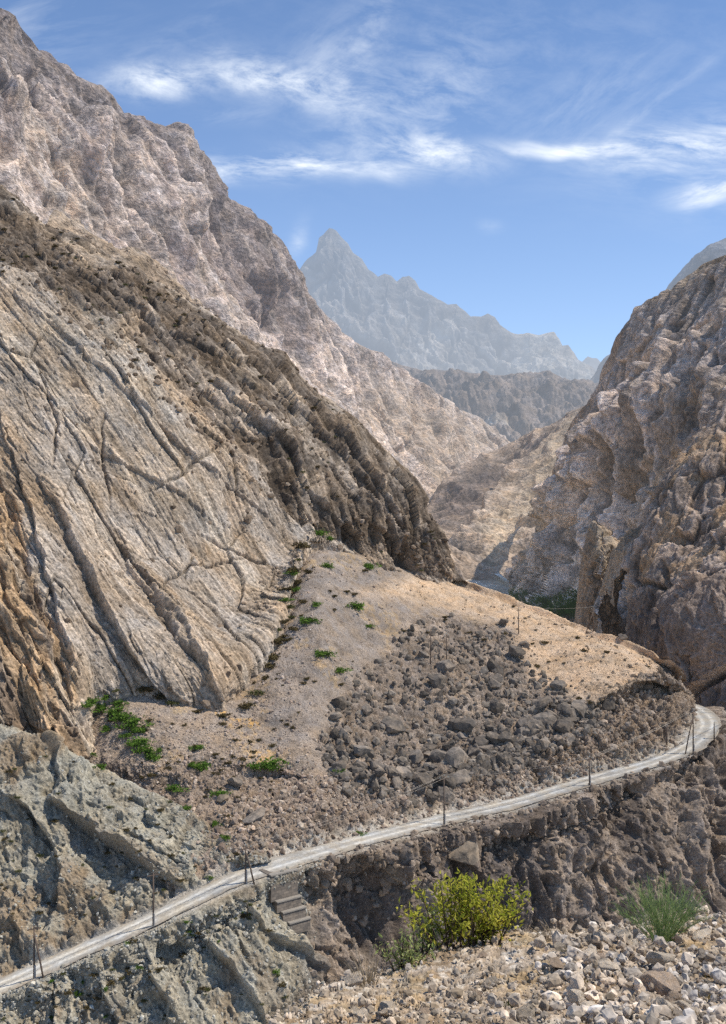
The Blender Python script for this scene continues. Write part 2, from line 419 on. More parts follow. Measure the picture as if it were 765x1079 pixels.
    cm = n.new('ShaderNodeMix'); cm.data_type = 'RGBA'; l.new(cl, cm.inputs[0]); l.new(h.outputs[2], cm.inputs[6]); cm.inputs[7].default_value = (8.1, 8.6, 9.2, 1)
    bg = n.new('ShaderNodeBackground'); bg.inputs['Strength'].default_value = .13; l.new(cm.outputs[2], bg.inputs['Color'])
    out = n.new('ShaderNodeOutputWorld'); l.new(bg.outputs[0], out.inputs['Surface'])
    sd = bpy.data.lights.new('sun', 'SUN'); sd.energy = 5.0; sd.angle = math.radians(.5); sd.color = (1, .945, .86)
    so = bpy.data.objects.new('sun', sd); C.objects.link(so); so.location = (200, 100, 400)
    az, el = math.radians(SUN_AZ), math.radians(SUN_EL)
    so.rotation_euler = (math.radians(90-SUN_EL), 0, math.pi-az)
SKY_TINT = (1.0, 1.2, 1.38, 1)
make_world()

# ================================================================== TERRAIN
E = lambda lst: [tuple(map(float, t)) for t in lst]
# ---- far summit range
far_top = E([(230,330,9400),(280,300,9200),(305,288,9100),(316,284,9000),(324,273,8980),(333,266,8960),(336,252,8950),(341,247,8950),(347,241,8950),(354,243,8950),(360,250,8950),(367,257,8950),
 (372,266,8950),(381,273,8950),(388,284,8950),(398,292,8950),(405,289,8950),(412,291,8950),(418,297,8950),(424,292,8950),(431,291,8950),(438,297,8950),(442,305,8950),(451,310,8900),(462,316,8900),(472,321,8850),(481,320,8850),
 (488,327,8800),(496,334,8800),(507,334,8800),(514,331,8800),(521,334,8800),(527,343,8800),(535,349,8750),(546,353,8750),(557,351,8700),(568,353,8700),(583,350,8700),(588,357,8700),(592,365,8650),(598,364,8650),(604,371,8600),(609,379,8600),
 (618,384,8600),(630,392,8600),(700,420,8600)])
far_mid = E([(230,380,8600),(300,340,8500),(350,320,8400),(400,345,8300),(450,360,8300),(520,378,8300),(580,385,8200),(630,400,8200),(700,430,8200)])
far_bot = E([(230,470,7600),(350,440,7600),(450,440,7600),(560,440,7600),(700,460,7600)])
G, u, v = loft([back(far_top, 1500, 1200), far_top, far_mid, far_bot], .8, smooth=0)
N = normals(G)
k = sst(1.0, 1.35, v)
Q = aniso(G, (0.35, .0, -1), 900, 330, 500)
D = (fbm(Q, 1, 5, .55, True)*110+crag(G, (.2, 0, -1), 2, [(520, 150), (220, 80), (90, 36)])-150)*sst(1.0, 1.5, v)
G = G+N*D[..., None]+np.array([0, 0, 1])*(fbm(G, 1/160, 4, .6, True)*9*sst(1.5, 1.0, v))[..., None]
c = base(G, (.30, .28, .26)); X, Y = proj(G)
c = cavity_shade(c, D, .5, (2, 7, 16)); c = colmix(c, (.62, .58, .52), sst(-.05, .4, fbm(G, 1/500, 4))*sst(310, 360, Y))
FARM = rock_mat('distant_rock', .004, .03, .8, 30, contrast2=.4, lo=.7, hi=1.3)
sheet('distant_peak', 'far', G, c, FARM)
# ---- tiny pale teeth behind the right end
t_top = E([(590,395,12500),(606,384,12500),(614,377,12500),(619,374,12500),(624,377,12500),(628,380,12500),(636,384,12500),(660,392,12500)])
t_bot = [(p[0], 430, 12000) for p in t_top]
G, u, v = loft([back(t_top, 1500, 900), t_top, t_bot], 1.5, smooth=0); N = normals(G)
G = G+N*(fbm(G, 1/400, 5, .6, True)*70)[..., None]
sheet('distant_peak', 'teeth', G, base(G, (.3, .28, .26)), FARM)
# ---- slate ridge behind the right wall
r_top = E([(560,455,6400),(590,425,6200),(612,405,6000),(628,391,5900),(641,375,5900),(650,366,5900),(657,358,5900),(672,340,5800),(684,322,5700),(700,303,5600),(716,285,5500),(730,270,5450),(744,262,5400),(756,256,5400),(765,251,5400),(820,215,5300),(900,170,5200)])
r_bot = E([(560,520,5200),(620,500,5000),(680,480,4800),(765,460,4600),(900,430,4500)])
G, u, v = loft([back(r_top, 1500, 900), r_top, r_bot], 1.1, smooth=1); N = normals(G)
Q = aniso(G, (-.5, .0, -1), 700, 240, 400)
G = G+N*(fbm(Q, 1, 5, .55, True)*40+crag(G, (-.4, 0, -1), 2, [(300, 36), (120, 16), (50, 6)])*(.25+.75*sst(1, 1.4, v)))[..., None]
sheet('distant_ridge', 'slate', G, base(G, (.23, .22, .22)), FARM)
# ---- middle brown ridge across the valley head
m_top = E([(330,370,5200),(400,378,4800),(420,384,4700),(432,387,4650),(445,392,4600),(456,389,4600),(468,391,4600),(480,390,4580),(495,394,4550),(512,395,4550),(530,396,4500),(546,393,4500),(560,394,4500),(575,391,4480),(586,396,4450),(600,402,4400),(618,404,4400),(640,408,4400),(720,430,4300)])
m_bot = E([(330,470,4000),(420,470,3900),(480,480,3800),(540,490,3700),(620,500,3600),(720,510,3500)])
G, u, v = loft([back(m_top, 900, 500), m_top, m_bot], .95, smooth=1); N = normals(G)
Q = aniso(G, (.15, .0, -1), 420, 120, 200)
G = G+N*(fbm(Q, 1, 6, .58, True)*60*sst(1, 1.3, v)+crag(G, (.2, 0, -1), 2.2, [(180, 30), (75, 13), (32, 6)])*(.1+.9*sst(1, 1.3, v)))[..., None]
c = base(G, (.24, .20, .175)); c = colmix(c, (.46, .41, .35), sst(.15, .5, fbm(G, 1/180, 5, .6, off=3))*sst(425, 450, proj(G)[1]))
MIDM = rock_mat('mid_rock', .008, .07, .8, 12, contrast2=.45)
sheet('middle_ridge', 'mid', G, c, MIDM)

# ---- big left mountain
b_top = E([(-140,-110,1250),(-60,-30,1300),(-20,2,1330),(0,9,1350),(9,13,1360),(18,17,1370),(22,30,1380),(28,46,1390),(34,50,1400),(46,52,1420),(56,58,1430),(63,66,1440),(80,74,1460),(96,84,1480),(110,92,1500),(122,104,1510),(131,122,1530),(143,125,1560),
 (158,131,1590),(172,136,1620),(188,139,1650),(200,146,1680),(213,158,1700),(224,172,1720),(231,186,1740),(236,200,1760),(243,212,1780),(256,222,1820),(270,232,1860),(284,243,1900),(295,251,1930),(303,263,1960),(309,276,1990),(315,289,2020),(322,303,2060),
 (333,320,2100),(345,335,2160),(360,350,2220),(378,363,2300),(396,377,2380),(412,387,2450),(424,393,2500),(438,401,2560),(454,412,2640),(470,422,2720),(486,432,2800),(500,440,2880),(512,447,2940),(522,455,2980),(533,463,3000),(560,485,3000),(600,520,3000)])
b_mid = E([(-140,150,1020),(0,160,1080),(100,215,1150),(180,262,1260),(250,320,1400),(320,385,1600),(380,435,1850),(430,465,2100),(480,478,2450),(520,485,2700),(560,500,2800),(600,530,2850)])
b_bot = E([(-140,420,760),(0,380,850),(100,400,900),(200,440,980),(300,500,1150),(380,540,1400),(440,560,1700),(480,565,2000),(520,570,2300),(600,590,2500)])
G, u, v = loft([back(b_top, 300, 150), b_top, b_mid, b_bot], .95, smooth=1); N = normals(G, 6)
X, Y = proj(G)
k = sst(1.0, 1.25, v)
A1 = P3([330,420,1650])-P3([240,225,1800])
Q = aniso(G, (.25, -.35, -1), 330, 95, 150)
w = fbm(G, 1/200, 3, off=5)[..., None]*.35
D = (fbm(Q+w, 1, 3, .55, True)*30-12)*(.15+.85*k)
D += crag(G, (.62, -.3, -.95), 3.2, [(190, 34), (80, 15), (34, 7), (14, 3.4), (6, 1.6)], 1.0, .2)*(.3+.7*k)
for pts, h, L in [([(130,122),(150,170),(178,215),(205,262),(240,320)], 26, 70), ([(236,205),(262,250),(290,300),(330,370),(350,420)], 30, 60),
                  ([(30,50),(60,120),(90,170),(130,230)], 22, 60), ([(316,295),(350,350),(390,400),(430,450),(455,500)], 24, 50), ([(400,378),(440,430),(470,480)], 16, 40),
                  ([(175,215),(200,225),(215,250),(222,290)], 14, 40), ([(70,70),(105,130),(150,180),(165,230)], 18, 40)]:
    D -= ledge(X+fbm(G, 1/60, 3)*9, Y, pts[::-1], h, 6, L)
G = G+N*D[..., None]
c = cavity_shade(base(G, (.50, .43, .38)), D, .46, (2, 8, 24))
c = colmix(c, (.29, .235, .215), sst(.0, .45, fbm(Q, 2.2, 5, off=4))*.7)
nearcrest = np.exp(-np.maximum(pline([t[:2] for t in b_top], X, Y)[0]*-1, 0)/38) if False else np.exp(-np.abs(pline([t[:2] for t in b_top], X, Y)[0])/34)
c = colmix(c, (.20, .17, .165), np.clip(nearcrest*sst(420, 300, Y), 0, 1)*.7)
c = colmix(c, (.50, .43, .37), sst(.1, .5, fbm(aniso(G, (.5, -.2, -1), 200, 50, 100), 1, 5, off=7))*sst(.35, .1, nearcrest)*.85)
c = colmix(c, (.46, .37, .28), soft(X, Y, [(400,400),(450,415),(535,465),(455,520),(440,480),(380,440)], 40)*.7)
BIGM = rock_mat('mountain_rock', .02, .16, 1, 6, contrast2=.5)
sheet('mountain', 'big', G, c, BIGM)
# tan shoulder just behind the near slope crest
s_top = E([(60,225,620),(100,252,620),(120,262,630),(140,265,640),(155,270,650),(170,285,660),(185,296,660),(198,310,660),(215,330,660),(240,350,640)])
s_bot = [(p[0]-30, p[1]+90, 520) for p in s_top]
G, u, v = loft([back(s_top, 60, 50), s_top, s_bot], .95); N = normals(G)
G = G+N*(crag(G, (.3, -.3, -1), 1.6, [(22, 6), (9, 2.6), (4, 1)]))[..., None]
sheet('rock_shoulder', 'shoulder', G, base(G, (.36, .29, .22)), BIGM)

# ---- spur in the valley centre
p_top = E([(420,580,1750),(435,560,1800),(450,530,1900),(456,519,1950),(466,508,2000),(478,495,2050),(492,484,2080),(506,475,2100),(520,468,2120),(534,461,2150),(548,455,2150),(560,450,2150),(576,443,2150),(592,437,2120),(608,431,2100),(640,415,2050),(700,400,2000)])
p_mid = E([(420,600,1500),(450,565,1600),(475,548,1680),(500,530,1720),(530,515,1750),(560,500,1750),(600,480,1750),(640,470,1750),(700,460,1700)])
p_bot = E([(420,620,1150),(460,585,1280),(490,582,1300),(515,580,1320),(535,575,1350),(560,570,1350),(600,560,1350),(700,550,1300)])
p_low = [(p[0], p[1]+50, p[2]-150) for p in p_bot]
G, u, v = loft([back(p_top, 250, 150), p_top, p_mid, p_bot, p_low], .95, smooth=1); N = normals(G); X, Y = proj(G)
Q = aniso(G, (-.45, -.5, -1), 200, 60, 90)
D = fbm(Q, 1, 3, .5, True)*22*sst(1., 1.25, v)+crag(G, (-.5, -.3, -.9), 3, [(90, 7), (38, 3), (16, 1.4), (8, .7)])*(.25+.75*sst(1, 1.25, v))
D -= ledge(X, Y, [(470,575),(500,545),(530,500),(560,470),(600,440)], 26, 6, 40)
G = G+N*D[..., None]
c = base(G, (.31, .25, .20))
c = cavity_shade(c, D, .4, (2, 8, 20)); c = colmix(c, (.50, .41, .30), soft(X, Y, [(505,555),(540,520),(575,470),(610,440),(600,500),(560,560),(520,600)], 30)*.8)
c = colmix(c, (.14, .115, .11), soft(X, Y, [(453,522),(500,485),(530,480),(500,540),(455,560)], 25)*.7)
sheet('valley_spur', 'spur', G, c, rock_mat('spur_rock', .02, .16, .9, 5, contrast2=.5))

# ---- river bed
rb = [E([(430,566,2400),(505,567,2400),(580,568,2400)]), E([(420,592,1500),(512,594,1500),(560,596,1500)]), E([(420,625,1050),(520,622,1050),(600,626,1050)]), E([(300,760,430),(600,750,450),(850,760,430)]), E([(300,1100,210),(600,1080,215),(1000,1080,230)])]
G, u, v = loft(rb, 1.6); N = normals(G); X, Y = proj(G)
G = G+N*(fbm(G, 1/60, 5, .6)*3+fbm(G, 1/12, 4)*1.2)[..., None]
c = base(G, (.42, .35, .27)); c = colmix(c, (.56, .50, .42), sst(.0, .4, fbm(aniso(G, (0, 1, 0), 300, 30, 30), 1, 4))*sst(640, 600, Y))
sheet('riverbed', 'river', G, c, rock_mat('river_gravel', .02, .3, .6, 1.5))
# turbid stream
st_pts = [(528,570,2300),(520,577,2000),(511,584,1750),(522,592,1550),(516,600,1380),(524,610,1200),(540,618,1120),(560,632,1000)]
q = P3(np.array(st_pts, float)); q[:, 2] += 5.0
L = np.r_[0, np.cumsum(np.linalg.norm(np.diff(q, axis=0), axis=1))]; t = np.linspace(0, L[-1], 200)
q = np.stack([np.interp(t, L, q[:, i]) for i in range(3)], -1)
for _ in range(12): q[1:-1] = (q[:-2]+2*q[1:-1]+q[2:])/4
tg = np.gradient(q, axis=0); sd = np.stack([tg[:, 1], -tg[:, 0], tg[:, 0]*0], -1); sd /= np.linalg.norm(sd, axis=1)[:, None]
Gs = np.stack([q+sd*w*3.2 for w in np.linspace(-1, 1, 5)], 0)
sheet('river', 'stream', Gs, base(Gs, (.52, .50, .44)), rock_mat('river_water', .02, .2, .2, .5, contrast2=.15))

# ---- right wall, upper buttress
a_top = E([(980,60,850),(900,150,860),(850,195,880),(800,240,900),(780,255,910),(765,267,920),(754,272,930),(742,279,945),(730,290,955),(717,302,965),(706,311,985),(694,316,1000),(682,322,1020),(670,333,1040),(662,343,1050),(657,351,1058),(660,360,1062),(664,367,1064),(660,376,1070),(656,384,1080),(648,393,1100),(640,400,1120),(630,413,1150),(620,424,1180),(612,431,1200),(605,440,1220),(600,455,1260),(590,480,1300)])
a_mid = E([(980,300,800),(850,330,830),(765,345,860),(720,360,900),(690,380,940),(675,392,980),(655,405,1020),(640,425,1080),(625,440,1120),(612,455,1180),(600,480,1240)])
a_bot = E([(980,500,740),(850,480,760),(765,470,790),(720,470,820),(690,480,860),(660,500,920),(640,520,980),(620,540,1080),(610,560,1180)])
G, u, v = loft([back(a_top, 120, 60), a_top, a_mid, a_bot], .95, smooth=1); N = normals(G); X, Y = proj(G)
Q = aniso(G, (-.55, -.3, -.75), 150, 34, 50)
k = sst(1.0, 1.15, v)
D = fbm(Q, 1, 4, .55, True)*6*(.3+.7*k)+crag(G, (-.6, -.3, -.75), 3.4, [(70, 11), (30, 5.5), (13, 2.6), (6, 1.3)], 0, .2)*(.2+.8*k)
D += ledge(X, Y, [(640,440),(668,400),(700,372),(740,350),(790,330)], 10, 5, 40)
G = G+N*D[..., None]
c = cavity_shade(base(G, (.38, .325, .285)), D, .5, (2, 8, 20)); c = colmix(c, (.30, .245, .20), sst(.1, .5, fbm(Q, 1.3, 4, off=6)))
c = colmix(c, (.36, .27, .17), np.exp(-np.abs(pline([t[:2] for t in a_top[:12]], X, Y)[0])/7)*.7)
WALLM = rock_mat('wall_rock', .03, .35, 1, 2.5, contrast2=.5)
sheet('canyon_wall', 'wall_back', G, c, WALLM)

# ---- right wall, main
w_top = E([(1000,110,560),(900,215,570),(850,262,580),(800,308,590),(783,320,595),(765,333,600),(750,341,625),(738,350,645),(722,364,675),(708,375,700),(696,381,730),(682,390,765),(668,402,800),(655,412,840),(642,425,880),(627,440,940),(612,455,1000),(600,472,1050),(588,492,1110),(577,513,1170),(566,536,1240),(556,552,1290),(545,568,1330),(534,585,1370),(526,598,1400),(518,612,1430)])
w_mid = E([(1000,420,400),(900,450,415),(850,470,425),(765,490,440),(720,515,480),(680,540,540),(645,560,630),(615,580,760),(590,592,900),(560,603,1080),(540,611,1200),(522,617,1350)])
w_ft = E([(1000,720,300),(850,735,330),(765,735,345),(720,715,375),(680,692,425),(645,676,510),(612,662,640),(585,650,790),(562,640,950),(545,630,1080),(524,623,1280)])
cz = lambda R_: [(p[0]+24*min(1, max(0, (625-p[0])/90))*min(1, max(0, (p[1]-470)/110)), p[1], p[2] if p[2] < 600 else 600+(p[2]-600)*.5) for p in R_]
w_top, w_mid, w_ft = cz(w_top), cz(w_mid), cz(w_ft)
w_low = [(p[0], p[1]+70, p[2]-25) for p in w_ft]
G, u, v = loft([back(w_top, 60, 30), w_top, w_mid, w_ft, w_low], .85, smooth=1); N = normals(G, 8); X, Y = proj(G)
dd = G[..., 1]/500
Q = aniso(G, (-.5, -.2, -.8), 75, 15, 24); w = fbm(G, 1/50, 3, off=5)[..., None]*.4
k = sst(1.0, 1.12, v)
D = fbm(Q+w, 1, 3, .55, True)*6*(.1+.9*k)+crag(G, (-.55, -.25, -.8), 3.4, [(62, 12), (27, 7.5), (12, 4.2), (5.5, 2.0), (2.6, .9)], 0, .12, tilt=1.25)*(.25+.75*k)
Q2 = aniso(G, (-.12, -.1, -1), 30, 6, 9)
Hw = spacing(G); D += fbm(aniso(G, (-.5, -.22, -.8), 130, 13, 26), 1, 2, .5, True)*3.5*k+fbm(aniso(G, (-.42, -.2, -.9), 60, 5, 10), 1, 2, .5, True)*1.8*k*sst(1.2, .5, Hw)
D += terr(fbm(Q2, 1, 4, .55, off=13), 2.6, .2)*2.5
for pts, h, L in [([(655,655),(640,600),(655,540),(700,470),(740,400)], 12, 40), ([(575,640),(590,570),(620,500),(660,430)], 14, 50),
                  ([(700,600),(700,540),(730,480),(765,430)], 9, 40), ([(600,650),(605,600),(630,540),(660,490),(690,420)], 12, 30)]:
    D += ledge(X+fbm(G, 1/20, 3)*8, Y, pts[::-1], -h, 5, L)
G = G+N*blur(D*np.clip(dd, .7, 1.8), 1)[..., None]
c = cavity_shade(base(G, (.335, .285, .25)), D, .6, (2, 8, 24))
c = colmix(c, (.38, .31, .245), sst(-.1, .4, fbm(aniso(G, (-.6, -.3, -.7), 160, 30, 60), 1, 4, off=44))*.6*sst(450, 800, G[..., 1]))
c = c*(1+.6*sst(480, 760, G[..., 1]))[..., None]  # backlit far stretch lightened in colour to make up for missing light
c = colmix(c, (.33, .265, .21), sst(.05, .5, fbm(Q, 1.3, 5, off=6))*.8)
c = colmix(c, (.40, .31, .22), sst(.15, .5, fbm(Q2, .9, 4, off=21))*soft(X, Y, [(650,480),(720,420),(800,380),(900,600),(740,600),(660,560)], 40)*.8)
c = colmix(c, (.50, .41, .31), soft(X, Y, [(515,612),(545,560),(585,520),(590,545),(560,590),(535,625)], 14)*.7)
sheet('canyon_wall', 'wall', G, c, WALLM)

# ---- nearer right cliff and its bulge
n_top = E([(655,700,388),(660,665,388),(662,640,388),(664,615,389),(667,598,390),(671,576,392),(676,556,394),(682,536,396),(694,516,398),(706,498,400),(720,480,402),(742,452,405),(765,424,408),(820,370,410),(900,300,410),(1000,220,410)])
n_m1 = E([(672,725,358),(680,695,356),(686,662,356),(692,640,356),(700,616,358),(714,596,360),(730,576,362),(765,540,362),(820,500,362),(900,460,362),(1000,420,360)])
n_m2 = E([(700,745,334),(704,722,330),(702,700,326),(704,676,324),(716,650,322),(736,628,322),(765,610,322),(820,590,320),(900,570,318),(1000,560,315)])
n_m3 = E([(712,760,330),(722,738,326),(735,722,322),(750,712,318),(770,704,314),(800,700,310),(850,690,305),(1000,690,300)])
n_bt = E([(700,870,322),(730,850,318),(760,840,314),(800,830,308),(850,830,300),(1000,840,290)])
G, u, v = loft([back(n_top, 40, 5)+np.array([14, 0, 0]), n_top, n_m1, n_m2, n_m3, n_bt], .8, smooth=3); N = normals(G, 8); X, Y = proj(G)
Q2 = aniso(G, (-.15, -.1, -1), 34, 6, 9); w = fbm(G, 1/30, 3, off=5)[..., None]*.5
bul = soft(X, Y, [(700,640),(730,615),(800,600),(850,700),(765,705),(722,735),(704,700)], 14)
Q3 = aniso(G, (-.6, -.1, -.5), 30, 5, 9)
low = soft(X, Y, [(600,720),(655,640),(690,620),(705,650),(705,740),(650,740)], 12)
Av, Ad = (-.15, -.1, -1), (-.6, -.1, -.5)
D = (crag(G, Av, 3, [(22, 5), (9, 2.2), (4, 1.1), (1.8, .5)])*(1-low)+crag(G, Ad, 3, [(22, 4), (9, 2.2), (4, 1.1), (1.8, .5)], 5)*low)*(1-bul*.1)
D += bul*3.5
D += crack(X+fbm(G, 1/10, 3)*4, Y, [(700,590),(703,620),(698,650),(702,700),(724,738)], 5, 3.5)+crack(X+fbm(G, 1/10, 3)*4, Y, [(724,738),(745,722),(770,706),(850,690)], 6, 3)
D += crack(X, Y+fbm(G, 1/10, 3)*4, [(650,625),(680,612),(700,620),(712,600)], 2.5, 3)
G = G+N*D[..., None]
c = cavity_shade(base(G, (.32, .26, .215)), D, .55, (2, 7, 20)); c = colmix(c, (.40, .29, .19), sst(-.1, .4, fbm(Q2, .9, 4, off=21))*soft(X, Y, [(660,560),(720,470),(900,400),(900,560),(740,600),(660,615)], 25))
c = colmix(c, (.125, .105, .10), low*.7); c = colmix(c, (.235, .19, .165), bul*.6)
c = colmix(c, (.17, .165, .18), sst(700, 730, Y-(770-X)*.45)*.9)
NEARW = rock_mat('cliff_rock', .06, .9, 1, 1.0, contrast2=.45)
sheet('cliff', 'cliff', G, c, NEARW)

# ---- pinnacle
q_top = E([(604,700,462),(606,668,462),(610,650,460),(613,625,458),(616,600,456),(618,580,455),(621,565,454),(624,552,453),(628,549,452),(633,556,451),(641,560,450),(650,567,449),(658,575,449),(661,588,449),(658,600,449),(650,614,450),(649,630,450),(652,650,450),(660,690,450)])
q_m = E([(612,700,446),(614,668,446),(618,650,445),(621,625,443),(624,600,441),(627,582,441),(629,572,442),(630,565,443),(631,562,443),(633,566,443),(640,570,441),(647,576,440),(653,584,440),(655,595,440),(653,606,440),(650,620,441),(648,636,442),(648,655,443),(648,690,444)])
q_c = E([(626,700,441),(627,680,440),(628,660,439),(629,645,438),(630,625,437),(631,612,436),(631,600,436),(631,592,437),(631,588,437),(632,590,437),(633,594,437),(634,598,437),(635,602,437),(635,608,437),(635,616,438),(635,628,438),(634,645,439),(634,665,440),(634,690,441)])
G, u, v = loft([back(q_top, 12, 6), q_top, q_m, q_c], .55, smooth=2); N = normals(G); X, Y = proj(G)
Q3 = aniso(G, (-.3, -.1, -1), 22, 5, 8)
D = crag(G, (-.3, -.1, -1), 2.4, [(14, 4.2), (6, 2), (2.6, .9), (1.2, .4)])
G = G+N*(D*sst(.2, 1.2, v))[..., None]
c = cavity_shade(base(G, (.32, .245, .18)), D, .3); c = colmix(c, (.46, .38, .29), soft(X, Y, [(622,545),(660,575),(655,620),(640,622),(628,590)], 10))  # sunlit cap painted as a paler colour on the pinnacle top
sheet('rock_pinnacle', 'pinnacle', G, c, NEARW)
# small lit knob between pinnacle and cliff
k_t = E([(640,620,420),(646,590,420),(650,575,419),(656,565,418),(664,560,418),(672,556,418),(680,552,418),(688,556,418),(690,570,418),(690,600,418)])
k_b = E([(646,640,408),(650,610,408),(656,595,407),(662,588,406),(668,586,406),(674,586,406),(680,588,406),(684,592,406),(686,600,407),(688,620,410)])
G, u, v = loft([back(k_t, 10, 5), k_t, k_b], .6, smooth=2); N = normals(G)
G = G+N*(crag(G, (-.3, -.1, -1), 2, [(9, 2.6), (4, 1.2), (1.8, .5)]))[..., None]
sheet('rock_outcrop', 'knob', G, base(G, (.36, .29, .22)), NEARW)

# ================================================================== ROAD LINE
road_px = np.array([(-140,1103,146),(-80,1076,147),(0,1040,150),(80,1004,152.5),(157,971,155),(210,944,157.5),(259,920,160.5),(330,899,168),(400,880,178),(471,862,190),(540,847,199),(622,821.5,208.5),(680,806,214.5),(708,797,219),(727,787,224),(740,776,231),(746,765,238),(745,757,246),(738,750,254),(728,744,262),(712,738,270)], float)
q = P3(road_px)
for _ in range(2):
    L = np.r_[0, np.cumsum(np.linalg.norm(np.diff(q, axis=0), axis=1))]; t = np.linspace(0, L[-1], 700)
    q = np.stack([np.interp(t, L, q[:, i]) for i in range(3)], -1)
    for _ in range(160): q[1:-1] = (q[:-2]+2*q[1:-1]+q[2:])/4
ROADC = q
tg = np.gradient(q, axis=0); tg[:, 2] = 0; tg /= np.linalg.norm(tg, axis=1)[:, None]
SIDE = np.stack([tg[:, 1], -tg[:, 0], tg[:, 0]*0], -1)     # towards the gorge (outer side)
HALF = 2.8
inner = ROADC-SIDE*(HALF-.2); outer = ROADC+SIDE*(HALF-.2)
def crop(line, a, b):
    X, _ = proj(line); i = np.argmin(np.abs(X[:500]-a)) if a is not None else 0
    j = len(line)-1 if b is None else np.argmin(np.abs(X[:500]-b))
    return line[i:j+1]
GR = []
for j, wv in enumerate(np.linspace(-1, 1, 27)):
    r = ROADC+SIDE*(wv*(HALF+.2+fbm(ROADC+wv*40*np.array([1, 0, 0]), 1/5., 4, .65)*.55*abs(wv)))[:, None]+np.array([0, 0, .10])
    r[:, 2] += -.10*abs(wv)**6+.10*math.exp(-((wv-.93)/.06)**2)
    GR.append(r)
GR = np.array(GR); t_l = np.linspace(0, 1, GR.shape[1])
GR[..., 2] += (fbm(GR, 1/1.2, 3)*.03)
wv = np.linspace(-1, 1, 27)[:, None]*np.ones(GR.shape[1])
wob = fbm(GR*np.array([1, 1, 0]), 1/14, 2)*.08
trk = np.exp(-((np.abs(wv+wob)-.36)/.15)**2)
c = base(GR, (.34, .325, .29)); c = colmix(c, (.53, .515, .47), trk*.9); c = colmix(c, (.25, .23, .20), sst(.1, .5, fbm(GR, 1/2.5, 4, .65, off=9))*.45); c = colmix(c, (.28, .25, .21), sst(.66, 1, np.abs(wv)+fbm(GR, 1/3, 3)*.12))
ROADM = rock_mat('road_gravel', .15, 2.2, .4, .08, contrast2=.28, lo=.85, hi=1.12)
sheet('road', 'road', GR, c, ROADM)

# ================================================================== NEAR LEFT SLOPE
R0 = E([(-140,110,322),(-80,155,318),(-30,188,316),(0,203,314),(22,215,314),(40,232,313),(62,243,313),(84,252,312),(104,262,312),(118,276,312),(140,288,311),(160,297,310),(186,311,310),(208,326,309),(230,338,309),(250,350,308),(268,356,308),(284,366,308),(300,372,308),(306,384,307),(316,398,307),(330,410,307),(345,425,307),(362,438,306),(380,452,306),(396,472,305),(408,488,304),(424,500,303),(437,510,302),(447,522,301),(446,538,300),(452,550,300),(464,562,298),(472,580,296),(478,600,295),(492,616,294)])
R2 = E([(-140,190,288),(-80,230,282),(0,282,278),(60,315,276),(130,362,270),(200,425,268),(260,490,267),(300,540,268),(335,553,272),(385,575,282),(440,592,288),(482,612,292)])
R3 = E([(-140,470,240),(-80,480,235),(0,510,232),(60,545,228),(130,590,230),(200,640,228),(250,640,236),(290,600,252),(318,566,266),(370,582,277),(430,603,285),(484,618,291)])
R4 = E([(-140,770,188),(-80,772,189),(0,792,190),(60,806,191),(84,803,192),(92,775,197),(94,748,202),(145,722,205),(190,735,204),(235,748,203),(252,722,210),(272,700,218),(300,650,232),(314,590,256),(328,560,268),(370,584,276),(430,606,284),(488,620,291)])
R5 = [(p[0], p[1]+70, p[2]+3) for p in R4]
G, u, v = loft([back(R0, 30, 22), R0, R2, R3, R4, R5], .85, smooth=3, last=50)
mm = (sst(1.05, 1.4, v)*sst(4.0, 3.7, v))[..., None]; Gb = np.stack([blur(blur(G[..., c], 12), 12) for c in range(3)], -1); G = G*(1-mm)+Gb*mm
N = normals(G, 22); X, Y = proj(G)
band = soft(X, Y, [(-200,120),(0,195),(300,360),(450,520),(500,620),(440,606),(385,585),(350,566),(325,556),(300,530),(270,480),(215,425),(130,350),(60,305),(0,275),(-200,180)], 10)
orng = soft(X+fbm(G, 1/14, 3)*10, Y, [(-200,430),(0,495),(20,540),(50,640),(75,720),(90,800),(-200,800)], 9)
slab = np.clip(1-band-orng, 0, 1)
stripe = P3([222,590,236])-P3([60,372,263])
def str_coords(la, lb, lc, tilt=0.0):
    A = stripe/np.linalg.norm(stripe); Nn = N.reshape(-1, 3)[::97].mean(0); Nn /= np.linalg.norm(Nn)
    b = np.cross(Nn, A); b /= np.linalg.norm(b); A = A*math.cos(tilt)+b*math.sin(tilt); b = np.cross(Nn, A)
    return np.stack([G@A/la, G@b/lb, G@Nn/lc], -1)
w = np.stack([fbm(G, 1/26, 3, off=o) for o in (1, 5, 9)], -1)
S1 = str_coords(46, 7.5, 12)+w*.3
S2 = str_coords(24, 2.2, 5)+w*.35
S3 = str_coords(9, .7, 2, .12)+w*.5
def sc(la, lb, lc, off, amp, tilt=1.0): return facet(str_coords(la, lb, lc)+w*amp*np.array([.2, .5, .5]), off, tilt)
rr_ = facet(str_coords(40, 9, 16)+w*.12, 3.3)
rc_ = facet(str_coords(15, 3.2, 5)+w*.16, 6.1)
D = slab*(rr_*1.15+rc_*.7+sc(18, 1.5, 3, 1.1, .8, .8)*.36+sc(5, 1.2, 1.6, 2.2, 1.0)*.40+sc(9, .5, 1, 8.8, 1.2, .6)*.15+sc(1.8, .7, .8, 9.9, 1.4)*.2)
D += slab*terr(fbm(S1, .8, 3, .5, off=2), 3.0, .07)*.5
